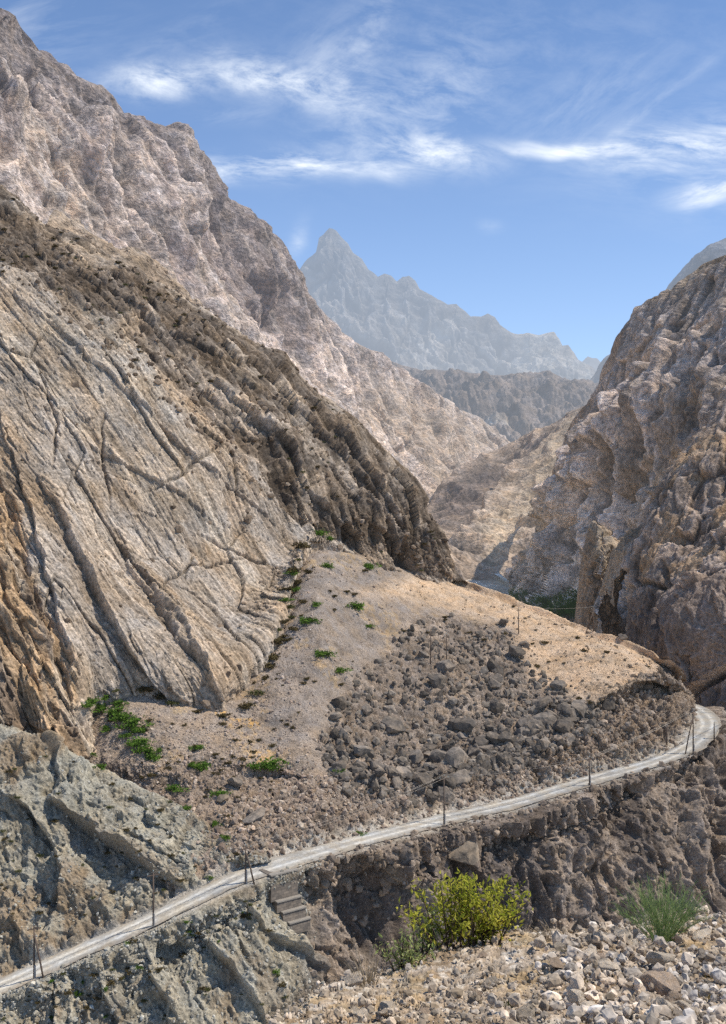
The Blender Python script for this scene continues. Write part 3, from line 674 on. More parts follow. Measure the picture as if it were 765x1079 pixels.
# joints: cell borders of the two block sizes
crk = np.clip((np.abs(np.gradient(rr_, axis=1))+np.abs(np.gradient(rr_, axis=0)))*4-.5, 0, 1)
crk = np.clip(blur(crk, 1)*1.5, 0, 1); D -= slab*crk*.35
band *= (.5+.5*1); vis = sst(.98, 1.05, v)
Hb = spacing(G)
def bc(l, off): return sst(.8, 1.8, l*.4/Hb)*facet(str_coords(l*1.3, l*.40, l*1.0)+w*2.5/l, off)
Qb = str_coords(30, 8, 9)+w*.8
vis = sst(.98, 1.35, v)
D += band*(.3+.7*vis)*(terr(fbm(Qb, 1, 3, .5, off=12), 2.6, .05)*.8+bc(17, 1.)*3.6+bc(8, 2.)*1.6+bc(3.8, 3.)*.85+blur(bc(1.8, 4.)*.42, 1))
# orange ribs
S4 = str_coords(50, 5, 9, -.22)+w*.4
D += orng*(terr(fbm(S4, 1, 3, .5, off=5), 3, .12)*4+1.5+sc(14, 3.5, 5, 5.5, .5)*1.8+sc(6, 1.4, 2, 6.5, .8)*.9+sc(2.2, .8, 1, 7.5, 1)*.35)
wob = fbm(G, 1/9, 4, off=3)*7
for pts, h, L in [
        ([(45,505),(66,560),(88,610),(112,650),(138,690),(166,722),(190,748)], 6.5, 34),
        ([(140,600),(160,640),(185,680),(215,705),(240,742)], 5.0, 40),
        ([(120,560),(140,615),(172,655),(200,690),(235,735)], 3.5, 18),
        ([(0,430),(20,500),(45,600),(70,690),(86,780)], 4.0, 30),
        ([(60,420),(100,470),(150,500),(190,520),(240,560)], 2.0, 30),
        ([(0,300),(60,345),(120,400),(190,470),(250,520),(300,560)], 2.4, 26),
        ([(130,345),(170,400),(215,440),(262,500),(300,556),(322,575)], -4.5, 60),
        ([(200,370),(250,420),(300,470),(330,520),(380,575)], 5.5, 22),
        ([(260,375),(300,420),(350,470),(400,520),(425,590)], 4.5, 22),
        ([(330,425),(370,480),(405,520),(428,560),(424,600)], 5.5, 26),
        ([(90,290),(150,330),(230,375),(290,420)], 3.5, 18)]:
    D += ledge(X+wob, Y+wob*.5, pts, h*.54, 1.5, L*1.15)
# deep cave hole under the lower nose
D += crack(X, Y, [(424,568),(428,590),(436,606)], 6, 6)
for pts in ([(110,430),(112,480),(116,540)], [(160,520),(200,490),(235,470)], [(40,380),(60,440),(58,500)], [(210,560),(250,585),(300,600)], [(150,640),(200,600),(260,590)]):
    D += crack(X+wob*.6, Y+wob*.6, pts, 1.3, 1.6)
D *= 1-sst(4.2, 4.8, v)*.7
G = G+N*D[..., None]
c = base(G, (.37, .322, .268))
c = colmix(c, (.43, .38, .315), sst(0, .5, fbm(S1, .9, 4, off=61))*.8)
c = colmix(c, (.25, .20, .15), sst(.12, .5, fbm(S2, .7, 4, off=71))*.6)
c = colmix(c, (.33, .245, .16), sst(.2, .5, fbm(S1, .6, 4, off=81))*.5)
cb = base(G, (.17, .138, .108)); cb = colmix(cb, (.38, .32, .255), sst(.0, .45, fbm(Qb, 1.4, 4, off=15))*.85); cb = colmix(cb, (.085, .066, .05), sst(.15, .5, fbm(G, 1/7, 4, off=33))*.6)
c = c*(1-band[..., None])+cb*band[..., None]
co = base(G, (.36, .265, .17)); co = colmix(co, (.20, .155, .115), sst(.0, .4, fbm(S4, .8, 4, off=25))); co = colmix(co, (.42, .36, .28), sst(.1, .5, fbm(S4, 1.5, 3, off=45))*.6)
c = c*(1-orng[..., None])+co*orng[..., None]
c *= (1+.26*fbm(S3, 1, 3, .6, off=91)+.14*fbm(S2, 2, 3, off=95))[..., None]; c *= (1-.38*slab*crk)[..., None]; c = cavity_shade(c, D, .42)
SLABM = rock_mat('slab_rock', .06, 1.3, .8, .5, contrast2=.55, lo=.8, hi=1.2)
sheet('rock_slope', 'slope', G, c, SLABM)

# ================================================================== FAN AND TERRACE
T0 = E([(10,735,228),(60,718,225),(80,705,226),(145,692,228),(235,715,226),(262,680,240),(288,640,254),(302,585,276),(318,548,290),(370,566,298),(430,590,300),(470,606,300),(490,612,296),(505,619,292),(520,624,292),(536,628,290),(560,638,288),(580,646,284),(600,655,280),(625,664,274),(650,672,268),(672,680,262),(690,688,256),(706,696,250),(718,706,246),(722,714,256),(714,716,275)])
T1 = E([(20,800,204),(66,780,203),(86,750,203),(145,725,205),(235,750,203),(272,703,218),(300,655,232),(314,604,252),(328,570,266),(370,592,272),(430,614,276),(480,629,280),(520,638,280),(570,655,272),(620,672,262),(670,692,250),(698,702,250),(716,712,249),(724,722,258),(716,730,278)])
T2 = E([(30,840,196),(95,800,195),(150,800,188),(240,805,190),(330,820,190),(400,822,195),(470,803,210),(540,775,219),(600,752,227),(645,730,230),(675,716,235),(697,713,239),(716,722,242),(726,734,252),(720,742,275)])
t3 = crop(inner, 175, None)
T3a = t3.copy(); 
def lift(line, side, out, up): return line+side*out+np.array([0, 0, up])
s3 = SIDE[len(SIDE)-len(t3):]
T25 = t3-s3*4.5+np.array([0, 0, 1.0])*np.interp(proj(t3)[0], [170, 300, 450, 600, 730], [3.0, 3.6, 4.2, 5.5, 6.0])[:, None]
T4 = t3+s3*1.2+np.array([0, 0, -.6])
G, u, v = loft([back(T0, 25, 25), T0, T1, T2, T25, t3, T4], .80, smooth=4)
mm = (sst(1.02, 1.25, v)*sst(2.95, 2.5, v))[..., None]; Gb = np.stack([blur(blur(blur(G[..., c], 24), 24), 20) for c in range(3)], -1); G = G*(1-mm)+Gb*mm
N = normals(G, 20); X, Y = proj(G)
edge = sst(5.0, 4.7, v)
bank = sst(2.9, 3.3, v)*sst(5.05, 4.9, v)
scarp = soft(X, Y+fbm(G, 1/5, 3)*5, [(560,790),(600,765),(614,752),(632,740),(668,724),(694,710),(712,700),(740,720),(745,790),(700,800),(620,822),(560,842)], 5)
boul = soft(X+fbm(G, 1/8, 3)*10, Y, [(335,790),(360,735),(400,690),(440,655),(480,650),(540,672),(560,720),(600,738),(640,742),(620,780),(540,815),(470,835),(380,835),(340,820)], 16)
terrace = soft(X, Y, [(380,625),(470,600),(560,625),(720,690),(690,708),(620,745),(560,720),(540,665),(470,640)], 20)
D = fbm(G, 1/18, 4, .5)*1.3*edge
D += fbm(G, 1/3.2, 4, .6)*.30*edge
D += (boul*.9+scarp*.55+bank*.5)*facet(G/2.2)*1.0*edge
D += (facet(G/1.0, 3.)*.42+facet(G/.5, 5.)*.2)*edge*(.3+.7*np.clip(boul+scarp+bank, 0, 1))
Qs = aniso(G, (.5, -.6, -1), 14, 3.0, 5)
D += scarp*edge*(crag(G, (.5, -.6, -1), 2.2, [(9, 1.6), (4, 1.0), (1.8, .7)]))
D += ledge(X+fbm(G, 1/5, 3)*5, Y+fbm(G, 1/4, 3)*5, [(600,765),(632,742),(668,724),(694,710),(716,712)], -1.8, 2, 40)*0
D += bank*edge*(fbm(aniso(G, (.3, -.6, -1), 7, 2.6, 4), 1, 4, .6, True)*1.1)
# gully runnel down the middle of the fan
D -= np.exp(-(pline([(318,560),(300,620),(285,690),(262,740),(265,790),(285,830)], X, Y)[0]/30)**2)*.9*edge
D += np.exp(-(pline([(330,640),(340,700),(330,760),(320,800)], X, Y)[0]/16)**2)*1.2*edge
G = G+N*D[..., None]
c = base(G, (.265, .218, .175))
c = colmix(c, (.225, .195, .17), soft(X, Y, [(320,560),(400,590),(440,640),(380,700),(335,770),(270,790),(290,680)], 20)*.75)
c = colmix(c, (.43, .325, .225), terrace*.95)
yel = np.exp(-(pline([(235,745),(262,760),(275,785),(290,820),(265,860),(240,870)], X, Y)[0]/16)**2)*sst(-.1, .35, fbm(G, 1/5, 4, .6, off=5))
c = colmix(c, (.47, .30, .105), yel*.8*sst(-.35, .2, fbm(G, 1/.8, 3, .7, off=66)))
c = colmix(c, (.36, .26, .14), sst(.25, .5, fbm(G, 1/7, 4, .6, off=55))*.5*sst(-.35, .2, fbm(G, 1/.8, 3, .7, off=67))*(1-terrace)*(1-boul)*(1-bank)*(1-scarp))
c = colmix(c, (.17, .14, .115), np.clip(boul*.8, 0, 1)*sst(-.7, .1, fbm(G, 1/6, 4, off=8)))
c = colmix(c, (.215, .172, .135), np.clip(bank*.8, 0, 1)); c = colmix(c, (.22, .17, .125), scarp*.9)
c = colmix(c, (.36, .34, .30), sst(4.55, 4.95, v)*.8)
c *= (1.22-.3*sst(.2, .6, fbm(G, 1/1.6, 3, .6, off=77)))[..., None]; c = cavity_shade(c, D, .25)
GRAVM = rock_mat('scree_gravel', .12, 3.5, .9, .35, contrast2=.5, lo=.82, hi=1.2)
sheet('scree_slope', 'fan', G, c, GRAVM)

# ================================================================== GREY-GREEN HILLSIDE
g_top = E([(-140,700,188),(-80,728,186),(0,766,183),(30,775,183),(50,780,182),(62,790,182),(100,808,181),(130,822,180),(160,836,178),(190,850,175),(215,868,171),(235,884,168),(255,898,165),(285,906,164)])
g_mid = E([(-140,880,172),(-80,890,170),(0,900,167.5),(40,905,167),(80,905,167),(110,900,168),(150,905,166),(190,905,164.5),(225,905,163.5),(255,910,162.5),(285,908,163.2)])
g_bot = crop(inner, -135, 285); sgb = SIDE[:len(g_bot)]
g_up = g_bot-sgb*2.2+np.array([0, 0, 1.4])
G, u, v = loft([back(g_top, 12, 14), g_top, g_mid, g_up, g_bot, g_bot+sgb*1.2+np.array([0, 0, -.6])], .80, smooth=4); N = normals(G); X, Y = proj(G)
edge = sst(4.0, 3.75, v)*(.25+.75*sst(1.0, 1.15, v))*sst(285, 250, X)
Qg = aniso(G, (.45, -.5, -1), 13, 3.2, 5); w = np.stack([fbm(G, 1/14, 3, off=o) for o in (1, 5, 9)], -1)
D = fbm(Qg+w*.3, 1, 4, .55, True)*1.1+fbm(G, 1/20, 3)*1.6+crag(G, (.8, -.3, -.8), 2.4, [(8, 1.7), (3.4, .8), (1.5, .42), (.7, .2)])
D += fbm(G, 1/1.1, 3, .6)*.14
wob = fbm(G, 1/5, 3)*4
D += ledge(X+wob, Y+wob, [(50,842),(78,864),(105,884),(140,906),(168,926),(200,940)][::1], 5.0, 3, 40)
D += ledge(X+wob, Y+wob, [(0,835),(30,850),(50,880),(70,910)], 3.0, 3, 26)+ledge(X+wob, Y+wob, [(60,900),(72,930),(66,965)], 3.0, 3, 26)+ledge(X+wob, Y+wob, [(10,965),(24,985),(24,1010)], 2.0, 3, 20)
D += ledge(X+wob, Y+wob, [(40,775),(56,800),(62,825)], 2.5, 3, 20)
G = G+N*(D*edge)[..., None]
c = cavity_shade(base(G, (.275, .255, .205)), D, .42); c = colmix(c, (.235, .185, .13), sst(-.1, .35, fbm(G, 1/12, 4, off=3))*.85); c = colmix(c, (.32, .312, .265), sst(.1, .5, fbm(Qg, 1.2, 4, off=7))*.7)
c = colmix(c, (.215, .19, .155), sst(.2, 1, soft(X, Y, [(60,850),(110,880),(160,910),(185,935),(170,945),(130,930),(70,890)], 8))*.7)  # shaded face below the ledge painted darker
c = colmix(c, (.37, .35, .31), sst(3.6, 3.95, v)*.8)
GGM = rock_mat('green_shale', .12, 2.6, .9, .35, contrast2=.48, lo=.8, hi=1.2)
sheet('hillside', 'hill', G, c, GGM)

# ================================================================== BELOW THE ROAD
o0 = outer
B1 = E([(-140,1130,142),(-80,1112,143),(0,1085,144.5),(100,1062,147),(200,1015,151),(270,962,157),(320,945,164),(400,925,175),(480,905,187.5),(560,890,195.5),(640,868,204.5),(700,848,210),(740,830,216),(775,810,226),(800,792,240),(800,780,262)])
B2 = E([(-140,1240,130),(-80,1225,131),(0,1190,133),(100,1165,135.5),(200,1130,140),(290,1085,148),(340,1050,156),(400,1030,168),(480,1005,181),(560,990,189),(640,975,195),(720,955,201),(790,920,208),(850,890,222),(870,850,250)])
B3 = E([(-140,1500,112),(0,1450,114),(200,1400,120),(340,1300,135),(480,1250,150),(640,1230,165),(790,1180,180),(900,1100,200),(920,1000,240)])
G, u, v = loft([o0-SIDE*1.2+np.array([0, 0, -.6]), o0, B1, B2, B3], .85, smooth=4, last=60); N = normals(G, 10); X, Y = proj(G)
edge = sst(1.02, 1.22, v)
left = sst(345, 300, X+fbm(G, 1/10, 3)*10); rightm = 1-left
w = np.stack([fbm(G, 1/14, 3, off=o) for o in (1, 5, 9)], -1)
Ql = aniso(G, (.35, -.5, -1), 15, 3.6, 5)
Dl = fbm(Ql+w*.3, 1, 4, .55, True)*1.5
Qr = aniso(G, (.1, -.3, -1), 24, 7, 9)
Dr = fbm(Qr+w*.5, 1, 3, .55, True)*3.6
Qf = aniso(G+np.stack([fbm(G, 1/9, 3, off=o) for o in (1, 5, 9)], -1)*1.6, (.05, -.35, -1), 26, 3.4, 9)
Dr = Dr+fbm(Qf, 1, 4, .55, True)*1.7
D = (left*Dl+rightm*Dr)*sst(1.0, 1.5, v)+crag(G, (.5, -.4, -.9), 2.0, [(8, 2.1), (3.6, 1.1), (1.7, .6), (.8, .32), (.45, .16)])*(.35+.65*sst(1, 1.4, v))*(left*.8+rightm*.8)
edge2 = sst(1.0, 1.45, v)
for pts, h, L in [
        ([(385,886),(405,900),(428,925),(445,955),(455,1000)], 6.0, 26),       # lit rib right of the bowl
        ([(505,905),(530,935),(545,975),(560,1000)], 5.0, 24), ([(600,860),(622,900),(632,960),(640,1000)], 5.0, 24),
        ([(690,840),(720,880),(745,930),(765,970)], 5.0, 26), ([(560,860),(580,900),(590,950)], 3, 16), ([(660,850),(672,900),(690,960)], 4, 20)]:
    s, t = pline(pts, X+fbm(G, 1/6, 3)*7, Y); D += edge2*rightm*h*.8*np.exp(-np.abs(s/L)**1.4)*np.sin(np.clip(t, .08, .97)*np.pi)**.4
D -= edge2*np.exp(-(((X-382)/34)**2+((Y-955)/60)**2))*5.0
D -= np.exp(-(((X-325)/9)**2+((Y-955)/60)**2))*3.5
D -= edge2*np.exp(-(((X-756)/14)**2+((Y-890)/80)**2))*4
for pts, h, L in [([(60,1035),(64,1060),(60,1100)], 3.0, 24), ([(105,1020),(112,1050),(130,1080)], 3.0, 22), ([(150,990),(160,1030),(190,1080)], 3.2, 22), ([(200,965),(222,1000),(262,1050),(280,1080)], 3.5, 24), ([(250,950),(290,990),(330,1020),(350,1040)], 3, 18)]:
    D += edge2*ledge(X+fbm(G, 1/5, 3)*4, Y, pts, h*.8, 3, L)
wallm = soft(X, Y, [(276,900),(322,900),(334,985),(276,985)], 12)
G0z = G[..., 2].copy(); G = G+N*(D*edge*(1-.9*wallm))[..., None]
G[..., 2] = np.where(v < 2, np.minimum(G[..., 2], G0z+sst(1, 1.5, v)*1.2), G[..., 2])
rz = np.interp(X, proj(outer[:560])[0], outer[:560, 2]); G[..., 2] = np.minimum(G[..., 2], np.where(v > 1.0, rz-.15, 1e9)) 
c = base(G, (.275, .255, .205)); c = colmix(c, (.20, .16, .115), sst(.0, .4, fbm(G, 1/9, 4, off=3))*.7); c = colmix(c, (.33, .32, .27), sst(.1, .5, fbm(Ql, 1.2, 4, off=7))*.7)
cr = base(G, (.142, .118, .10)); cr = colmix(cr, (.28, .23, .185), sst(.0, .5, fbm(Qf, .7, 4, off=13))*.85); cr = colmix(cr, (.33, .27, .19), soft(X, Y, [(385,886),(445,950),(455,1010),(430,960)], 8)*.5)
c = cavity_shade(c*left[..., None]+cr*rightm[..., None], D, .35)
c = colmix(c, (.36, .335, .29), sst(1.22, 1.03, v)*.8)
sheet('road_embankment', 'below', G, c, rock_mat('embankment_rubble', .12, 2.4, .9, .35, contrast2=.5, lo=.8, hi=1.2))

# ================================================================== FOREGROUND MOUND
F0 = E([(150,1180,8.5),(230,1120,9.5),(285,1082,10.5),(310,1064,11.2),(335,1046,11.8),(360,1036,12.2),(385,1028,12.6),(410,1020,13),(440,1008,13.3),(470,1000,13.6),(500,990,14),(530,983,14.2),(560,981,14.3),(600,986,14.3),(640,985,14.3),(680,981,14.4),(720,976,14.6),(765,972,14.8),(850,960,15),(1000,940,15)])
F1 = E([(150,1240,7),(260,1150,8),(340,1100,9),(420,1060,10.2),(500,1035,11),(600,1025,11.4),(680,1020,11.6),(765,1012,11.8),(1000,990,12)])
F2 = E([(150,1400,5.2),(300,1250,6.3),(400,1180,7),(500,1140,7.6),(600,1120,8),(765,1105,8.2),(1000,1090,8.4)])
F3 = [(p[0], p[1]+280, 4.2) for p in F2]
f0b = back(F0, 3.0, 2.6)
G, u, v = loft([back(F0, 12, 16), f0b, F0, F1, F2, F3], .9, smooth=5, last=60); N = normals(G); X, Y = proj(G)
D = fbm(G, 1/2.2, 4)*.13+fbm(G, 1/.45, 4, .6)*.035
D += facet(G/.25)*.05+facet(G/.11, 3.)*.03+facet(G/.055, 6.)*.014
rr = vnoise(G[..., 0]*9, G[..., 1]*9, G[..., 2]*9)*.5+.5
G = G+N*D[..., None]
c = base(G, (.30, .25, .195)); c = colmix(c, (.20, .15, .10), sst(.0, .4, fbm(G, 1/.8, 4, off=3))*.8); c = colmix(c, (.46, .43, .38), sst(.55, .75, rr)*.7)
c = colmix(c, (.30, .21, .09), sst(.2, .5, fbm(G, 1/.5, 4, off=31))*.4)
c = cavity_shade(c*1.1, D, .3)
sheet('foreground_slope', 'fore', G, c, rock_mat('foreground_gravel', 1.2, 16, .8, .03, contrast2=.5, lo=.8, hi=1.2, haze=False))

# ---- base ground out to the horizon
nn = 60; gx, gy = np.meshgrid(np.linspace(-1, 1, nn), np.linspace(-1, 1, nn)); rad = np.sign(gx)*np.abs(gx)**3*40000; radi = np.sign(gy)*np.abs(gy)**3*40000
Gg = np.stack([rad, radi, -150+0*rad], -1)
gob = mesh_grid('ground', Gg, base(Gg, (.25, .21, .17)), rock_mat('ground_gravel', .01, .2, .5, .5)); gob['kind'] = 'structure'

#@@THINGS
# ================================================================== THINGS
def tag(o, label, cat, group=None):
    o['label'] = label; o['category'] = cat
    if group: o['group'] = group
    return o
def empty(name, loc, label, cat, group=None, rz=0):
    o = bpy.data.objects.new(name, None); C.objects.link(o); o.location = loc; o.rotation_euler = (0, 0, rz); o.empty_display_size = .1
    return tag(o, label, cat, group)
def mesh_from(name, V, Fc, mat, parent=None, smooth=False):
    me = bpy.data.meshes.new(name); me.from_pydata([tuple(map(float, p)) for p in V], [], Fc); me.update()
    if smooth: me.polygons.foreach_set('use_smooth', [True]*len(me.polygons))
    me.materials.append(mat); o = bpy.data.objects.new(name, me); C.objects.link(o)
    if parent: o.parent = parent
    return o
import bmesh
from mathutils import Vector, Matrix, Euler
def cut_rock(seed, sub=2, cuts=14, rough=.03, lo=.5, hi=.9, squash=(1, 1, 1)):
    r = np.random.default_rng(seed)
    bm = bmesh.new(); bmesh.ops.create_icosphere(bm, subdivisions=sub, radius=1.0)
    V = np.array([v.co[:] for v in bm.verts]); Fc = [[v.index for v in f.verts] for f in bm.faces]; bm.free()
    for _ in range(cuts):
        n = r.normal(size=3); n /= np.linalg.norm(n); d = r.uniform(lo, hi)
        h = V@n-d; V = V-np.maximum(h, 0)[:, None]*n
    V *= np.array(squash)
    V += V/np.linalg.norm(V, axis=1)[:, None]*(fbm(V*2.5+seed*3.1, 1, 3, .6)*rough)[:, None]
    return V, Fc
def rot_mats(n, tiltmax=None):
    if tiltmax is None:
        q = rng.normal(size=(n, 4)); q /= np.linalg.norm(q, axis=1)[:, None]
        w, x, y, z = q.T
        return np.stack([1-2*(y*y+z*z), 2*(x*y-z*w), 2*(x*z+y*w), 2*(x*y+z*w), 1-2*(x*x+z*z), 2*(y*z-x*w), 2*(x*z-y*w), 2*(y*z+x*w), 1-2*(x*x+y*y)], -1).reshape(n, 3, 3)
def merged_rocks(name, pts, radii, cols, mat, variants, label=None, cat=None):
    """nobody could count these: loose rubble as one object"""
    vs, fs, cs = [], [], []; base_i = 0
    kinds = rng.integers(0, len(variants), len(pts)); R = rot_mats(len(pts)); SC = rng.uniform(.7, 1.25, (len(pts), 3))
    for k, (V, Fc) in enumerate(variants):
        m = np.where(kinds == k)[0]
        if not len(m): continue
        W = np.einsum('nij,vj->nvi', R[m], V)*(radii[m, None, None]*SC[m, None, :])+pts[m][:, None]
        vs.append(W.reshape(-1, 3)); nV = len(V); Fa = np.array(Fc)
        fs.append((Fa[None]+(np.arange(len(m))*nV)[:, None, None]).reshape(-1, 3)+base_i); base_i += len(m)*nV
        cs.append(np.repeat(cols[m], nV, axis=0))
    Vv = np.concatenate(vs); Ff = np.concatenate(fs); Cc = np.concatenate(cs)
    me = bpy.data.meshes.new(name); me.vertices.add(len(Vv)); me.vertices.foreach_set('co', Vv.astype(f32).ravel())
    me.loops.add(Ff.size); me.loops.foreach_set('vertex_index', Ff.astype(np.int32).ravel())
    me.polygons.add(len(Ff)); me.polygons.foreach_set('loop_start', np.arange(0, Ff.size, 3, dtype=np.int32)); me.polygons.foreach_set('loop_total', np.full(len(Ff), 3, np.int32))
    me.update(calc_edges=True); me.polygons.foreach_set('use_smooth', np.zeros(len(Ff), bool))
    a = me.color_attributes.new('tint', 'FLOAT_COLOR', 'POINT'); a.data.foreach_set('color', np.concatenate([Cc, np.ones((len(Cc), 1))], 1).astype(f32).ravel())
    me.materials.append(mat); o = bpy.data.objects.new(name, me); C.objects.link(o); o['kind'] = 'stuff'
    if label: o['label'] = label; o['category'] = cat
    return o
def pick(key, n, poly=None, weight=None):
    G_, X_, Y_, N_ = SHEETS[key]
    m = (X_ > -60) & (X_ < 825) & (Y_ > -20) & (Y_ < 1130) & (G_[:, 1] > 2)
    if poly is not None:
        nz_ = fbm(G_, 1/9. if G_[:, 1].mean() > 40 else 1/1.5, 3, .6, off=12)*16; m &= inpoly(X_+nz_, Y_+nz_[::-1]*0+fbm(G_, 1/7., 2, .6, off=33)*12, poly)
    i = np.where(m)[0]
    w = None
    if weight is not None:
        w = weight(X_[i], Y_[i]); w = w/w.sum()
    i = rng.choice(i, n, p=w)
    return G_[i]+rng.normal(size=(n, 3))*.05, N_[i], X_[i], Y_[i]
small = [cut_rock(100+k, 1, 9, .0, .45, .85) for k in range(7)]
tiny = [cut_rock(130+k, 1, 7, .0, .45, .85) for k in range(4)]
RUB = rock_mat('rubble_rock', .5, 3.0, .8, .15, contrast2=.35, lo=.8, hi=1.2)
BOULD = rock_mat('boulder_rock', .6, 3.2, .9, .25, contrast2=.45, color=(.19, .165, .14), objrand=True, lo=.75, hi=1.25)
PALER = rock_mat('pale_boulder_rock', .6, 3.2, .9, .25, contrast2=.4, color=(.27, .225, .175), objrand=True)
def cvar(n, c, amp=.25, c2=None):
    k = rng.uniform(1-amp, 1+amp, (n, 1)); a = np.asarray(c)*k
    if c2 is not None:
        t = rng.random((n, 1))**1.5; a = a*(1-t)+np.asarray(c2)*k*t
    return a
def plaw(n, a, b, p=2.4):
    u_ = rng.random(n); return (a**(1-p)+(b**(1-p)-a**(1-p))*u_)**(1/(1-p))

BOULZ = [(335,790),(352,745),(375,712),(400,690),(430,655),(480,648),(540,672),(565,705),(600,728),(640,742),(640,775),(590,800),(540,818),(470,840),(400,845),(345,828)]
# -- boulders of the rockfall, one object each
rock_meshes = []
for kx in range(10):
    V, Fc = cut_rock(kx, 3, 16, .035, .42, .9, (1, .85, .72))
    me = bpy.data.meshes.new('boulder'); me.from_pydata([tuple(map(float, p)) for p in V], [], Fc); me.update(); me.materials.append(BOULD); rock_meshes.append(me)
pale_meshes = []
for me in rock_meshes[:5]:
    m2 = me.copy(); m2.materials.clear(); m2.materials.append(PALER); pale_meshes.append(m2)
def boulder(p, N_, r, label, group, me, cat='boulder', name='boulder', sink=.25, scl=None):
    o = bpy.data.objects.new(name, me); C.objects.link(o)
    o.location = tuple(np.asarray(p)+np.asarray(N_)*r*(.5-sink)); o.rotation_euler = tuple(rng.uniform(-.5, .5, 2))+(rng.uniform(0, 6.28),)
    sc_ = scl if scl is not None else rng.uniform(.78, 1.25, 3); o.scale = tuple(r*np.asarray(sc_))
    return tag(o, label, cat, group)
GB = 'boulders of the rockfall above the road'
clump = lambda x, y: .12+np.exp(-((x-560)/70)**2-((y-745)/40)**2)+.8*np.exp(-((x-470)/60)**2-((y-720)/35)**2)+.7*np.exp(-((x-400)/60)**2-((y-800)/30)**2)
P_, N_, X_, Y_ = pick('fan', 245, BOULZ, clump)
radii = np.sort(plaw(245, .9, 3.7, 2.3))[::-1]
for kx in range(245):
    boulder(P_[kx], N_[kx], radii[kx], 'angular dark grey boulder in the rockfall above the gravel road', GB, rock_meshes[kx % 10])
specials = [('fan', 544, 688, 2.6, 'tall pale-faced boulder at the foot of the pole on the terrace', rock_meshes[1]),
 ('fan', 520, 706, 3.0, 'broad dark boulder at the upper right edge of the rockfall', rock_meshes[2]),
 ('fan', 490, 765, 2.9, 'large blocky dark boulder in the middle of the rockfall', rock_meshes[3]),
 ('fan', 573, 742, 2.8, 'rounded brown-grey boulder at the right end of the rockfall', rock_meshes[4]),
 ('fan', 377, 795, 2.5, 'pale grey flat-topped boulder at the lower left of the rockfall', rock_meshes[5]),
 ('fan', 656, 672, 1.5, 'dark boulder on the far rim of the tan terrace', rock_meshes[6]),
 ('fan', 248, 826, 1.9, 'dark reddish-brown boulder alone on the fan beneath the yellow grass', rock_meshes[7]),
 ('fan', 233, 842, 1.5, 'whitish rounded boulder at the foot of the scree fan', pale_meshes[0]),
 ('below', 494, 893, 3.3, 'huge light brown boulder jammed right under the road edge', pale_meshes[1]),
 ('fan', 270, 862, 2.4, 'rust-brown broken boulder beside the road left of the rockfall', rock_meshes[8])]
for key, px, py, r, lb, me in specials:
    p, nn_ = on(key, px, py); boulder(p, nn_, r, lb, None, me, sink=.1, scl=(1.15, 1, .85))
# -- uncountable rubble
def rubble(name, key, n, poly, a, b, c, c2=None, p=2.6, weight=None, amp=.3, variants=None, lift=.15):
    P_, N_, X_, Y_ = pick(key, n, poly, weight)
    r = plaw(n, a, b, p)
    return merged_rocks(name, P_+N_*r[:, None]*lift, r, cvar(n, c, amp, c2), RUB, variants or small)
rubble('rockfall_rubble', 'fan', 4800, BOULZ, .35, 1.5, (.125, .11, .095), (.27, .235, .195))
rubble('scarp_rubble', 'fan', 3600, [(470,845),(540,815),(600,770),(640,742),(694,710),(716,706),(735,730),(740,765),(700,795),(600,830)], .2, 1.1, (.23, .185, .145), (.37, .31, .25))
rubble('roadside_rubble', 'fan', 2500, [(215,880),(235,850),(300,830),(340,815),(400,835),(470,835),(560,805),(640,775),(690,775),(640,815),(560,840),(450,862),(330,893),(240,925)], .18, 1.0, (.23, .18, .145), (.38, .33, .27))
rubble('terrace_stones', 'fan', 1500, [(380,600),(480,612),(560,635),(720,700),(640,745),(560,700),(440,650)], .12, .75, (.20, .16, .12), (.34, .28, .21), 2.9)
rubble('fan_stones', 'fan', 4200, [(85,740),(150,725),(240,750),(300,650),(320,570),(440,610),(400,690),(340,790),(300,830),(230,860),(200,905),(140,830)], .11, .6, (.28, .22, .18), (.44, .38, .32), 3.0)
rubble('slope_foot_rubble', 'fan', 500, [(130,830),(230,850),(330,800),(350,860),(240,900),(215,900)], .2, .9, (.30, .23, .18), (.45, .38, .31))
rubble('shale_debris', 'hill', 2600, None, .1, .5, (.27, .265, .23), (.38, .37, .33), 3.0)
rubble('embankment_debris', 'below', 5200, [(-60,1035),(0,1045),(157,985),(262,935),(340,905),(340,1100),(-60,1130)], .1, .6, (.27, .262, .225), (.38, .37, .33), 2.9)
rubble('gorge_rubble', 'below', 3800, [(330,900),(471,868),(622,826),(720,800),(760,790),(800,900),(800,1010),(330,1060)], .16, 1.2, (.17, .138, .112), (.33, .27, .21), 2.8)
rubble('cliff_foot_debris', 'wall', 900, [(540,600),(640,640),(660,690),(560,650)], .8, 2.6, (.24, .19, .16), (.36, .3, .24), 2.6)
P_, N_, X_, Y_ = pick('slope', 1500, None, lambda x, y: np.where(inpoly(x, y, [(-60,140),(0,200),(300,368),(470,560),(480,610),(300,540),(0,280)]), 1.0, .03))
merged_rocks('crest_rubble', P_, plaw(1500, .35, 1.5, 2.6), cvar(1500, (.15, .115, .085), .3, (.34, .28, .22)), RUB, small)['kind'] = 'stuff'

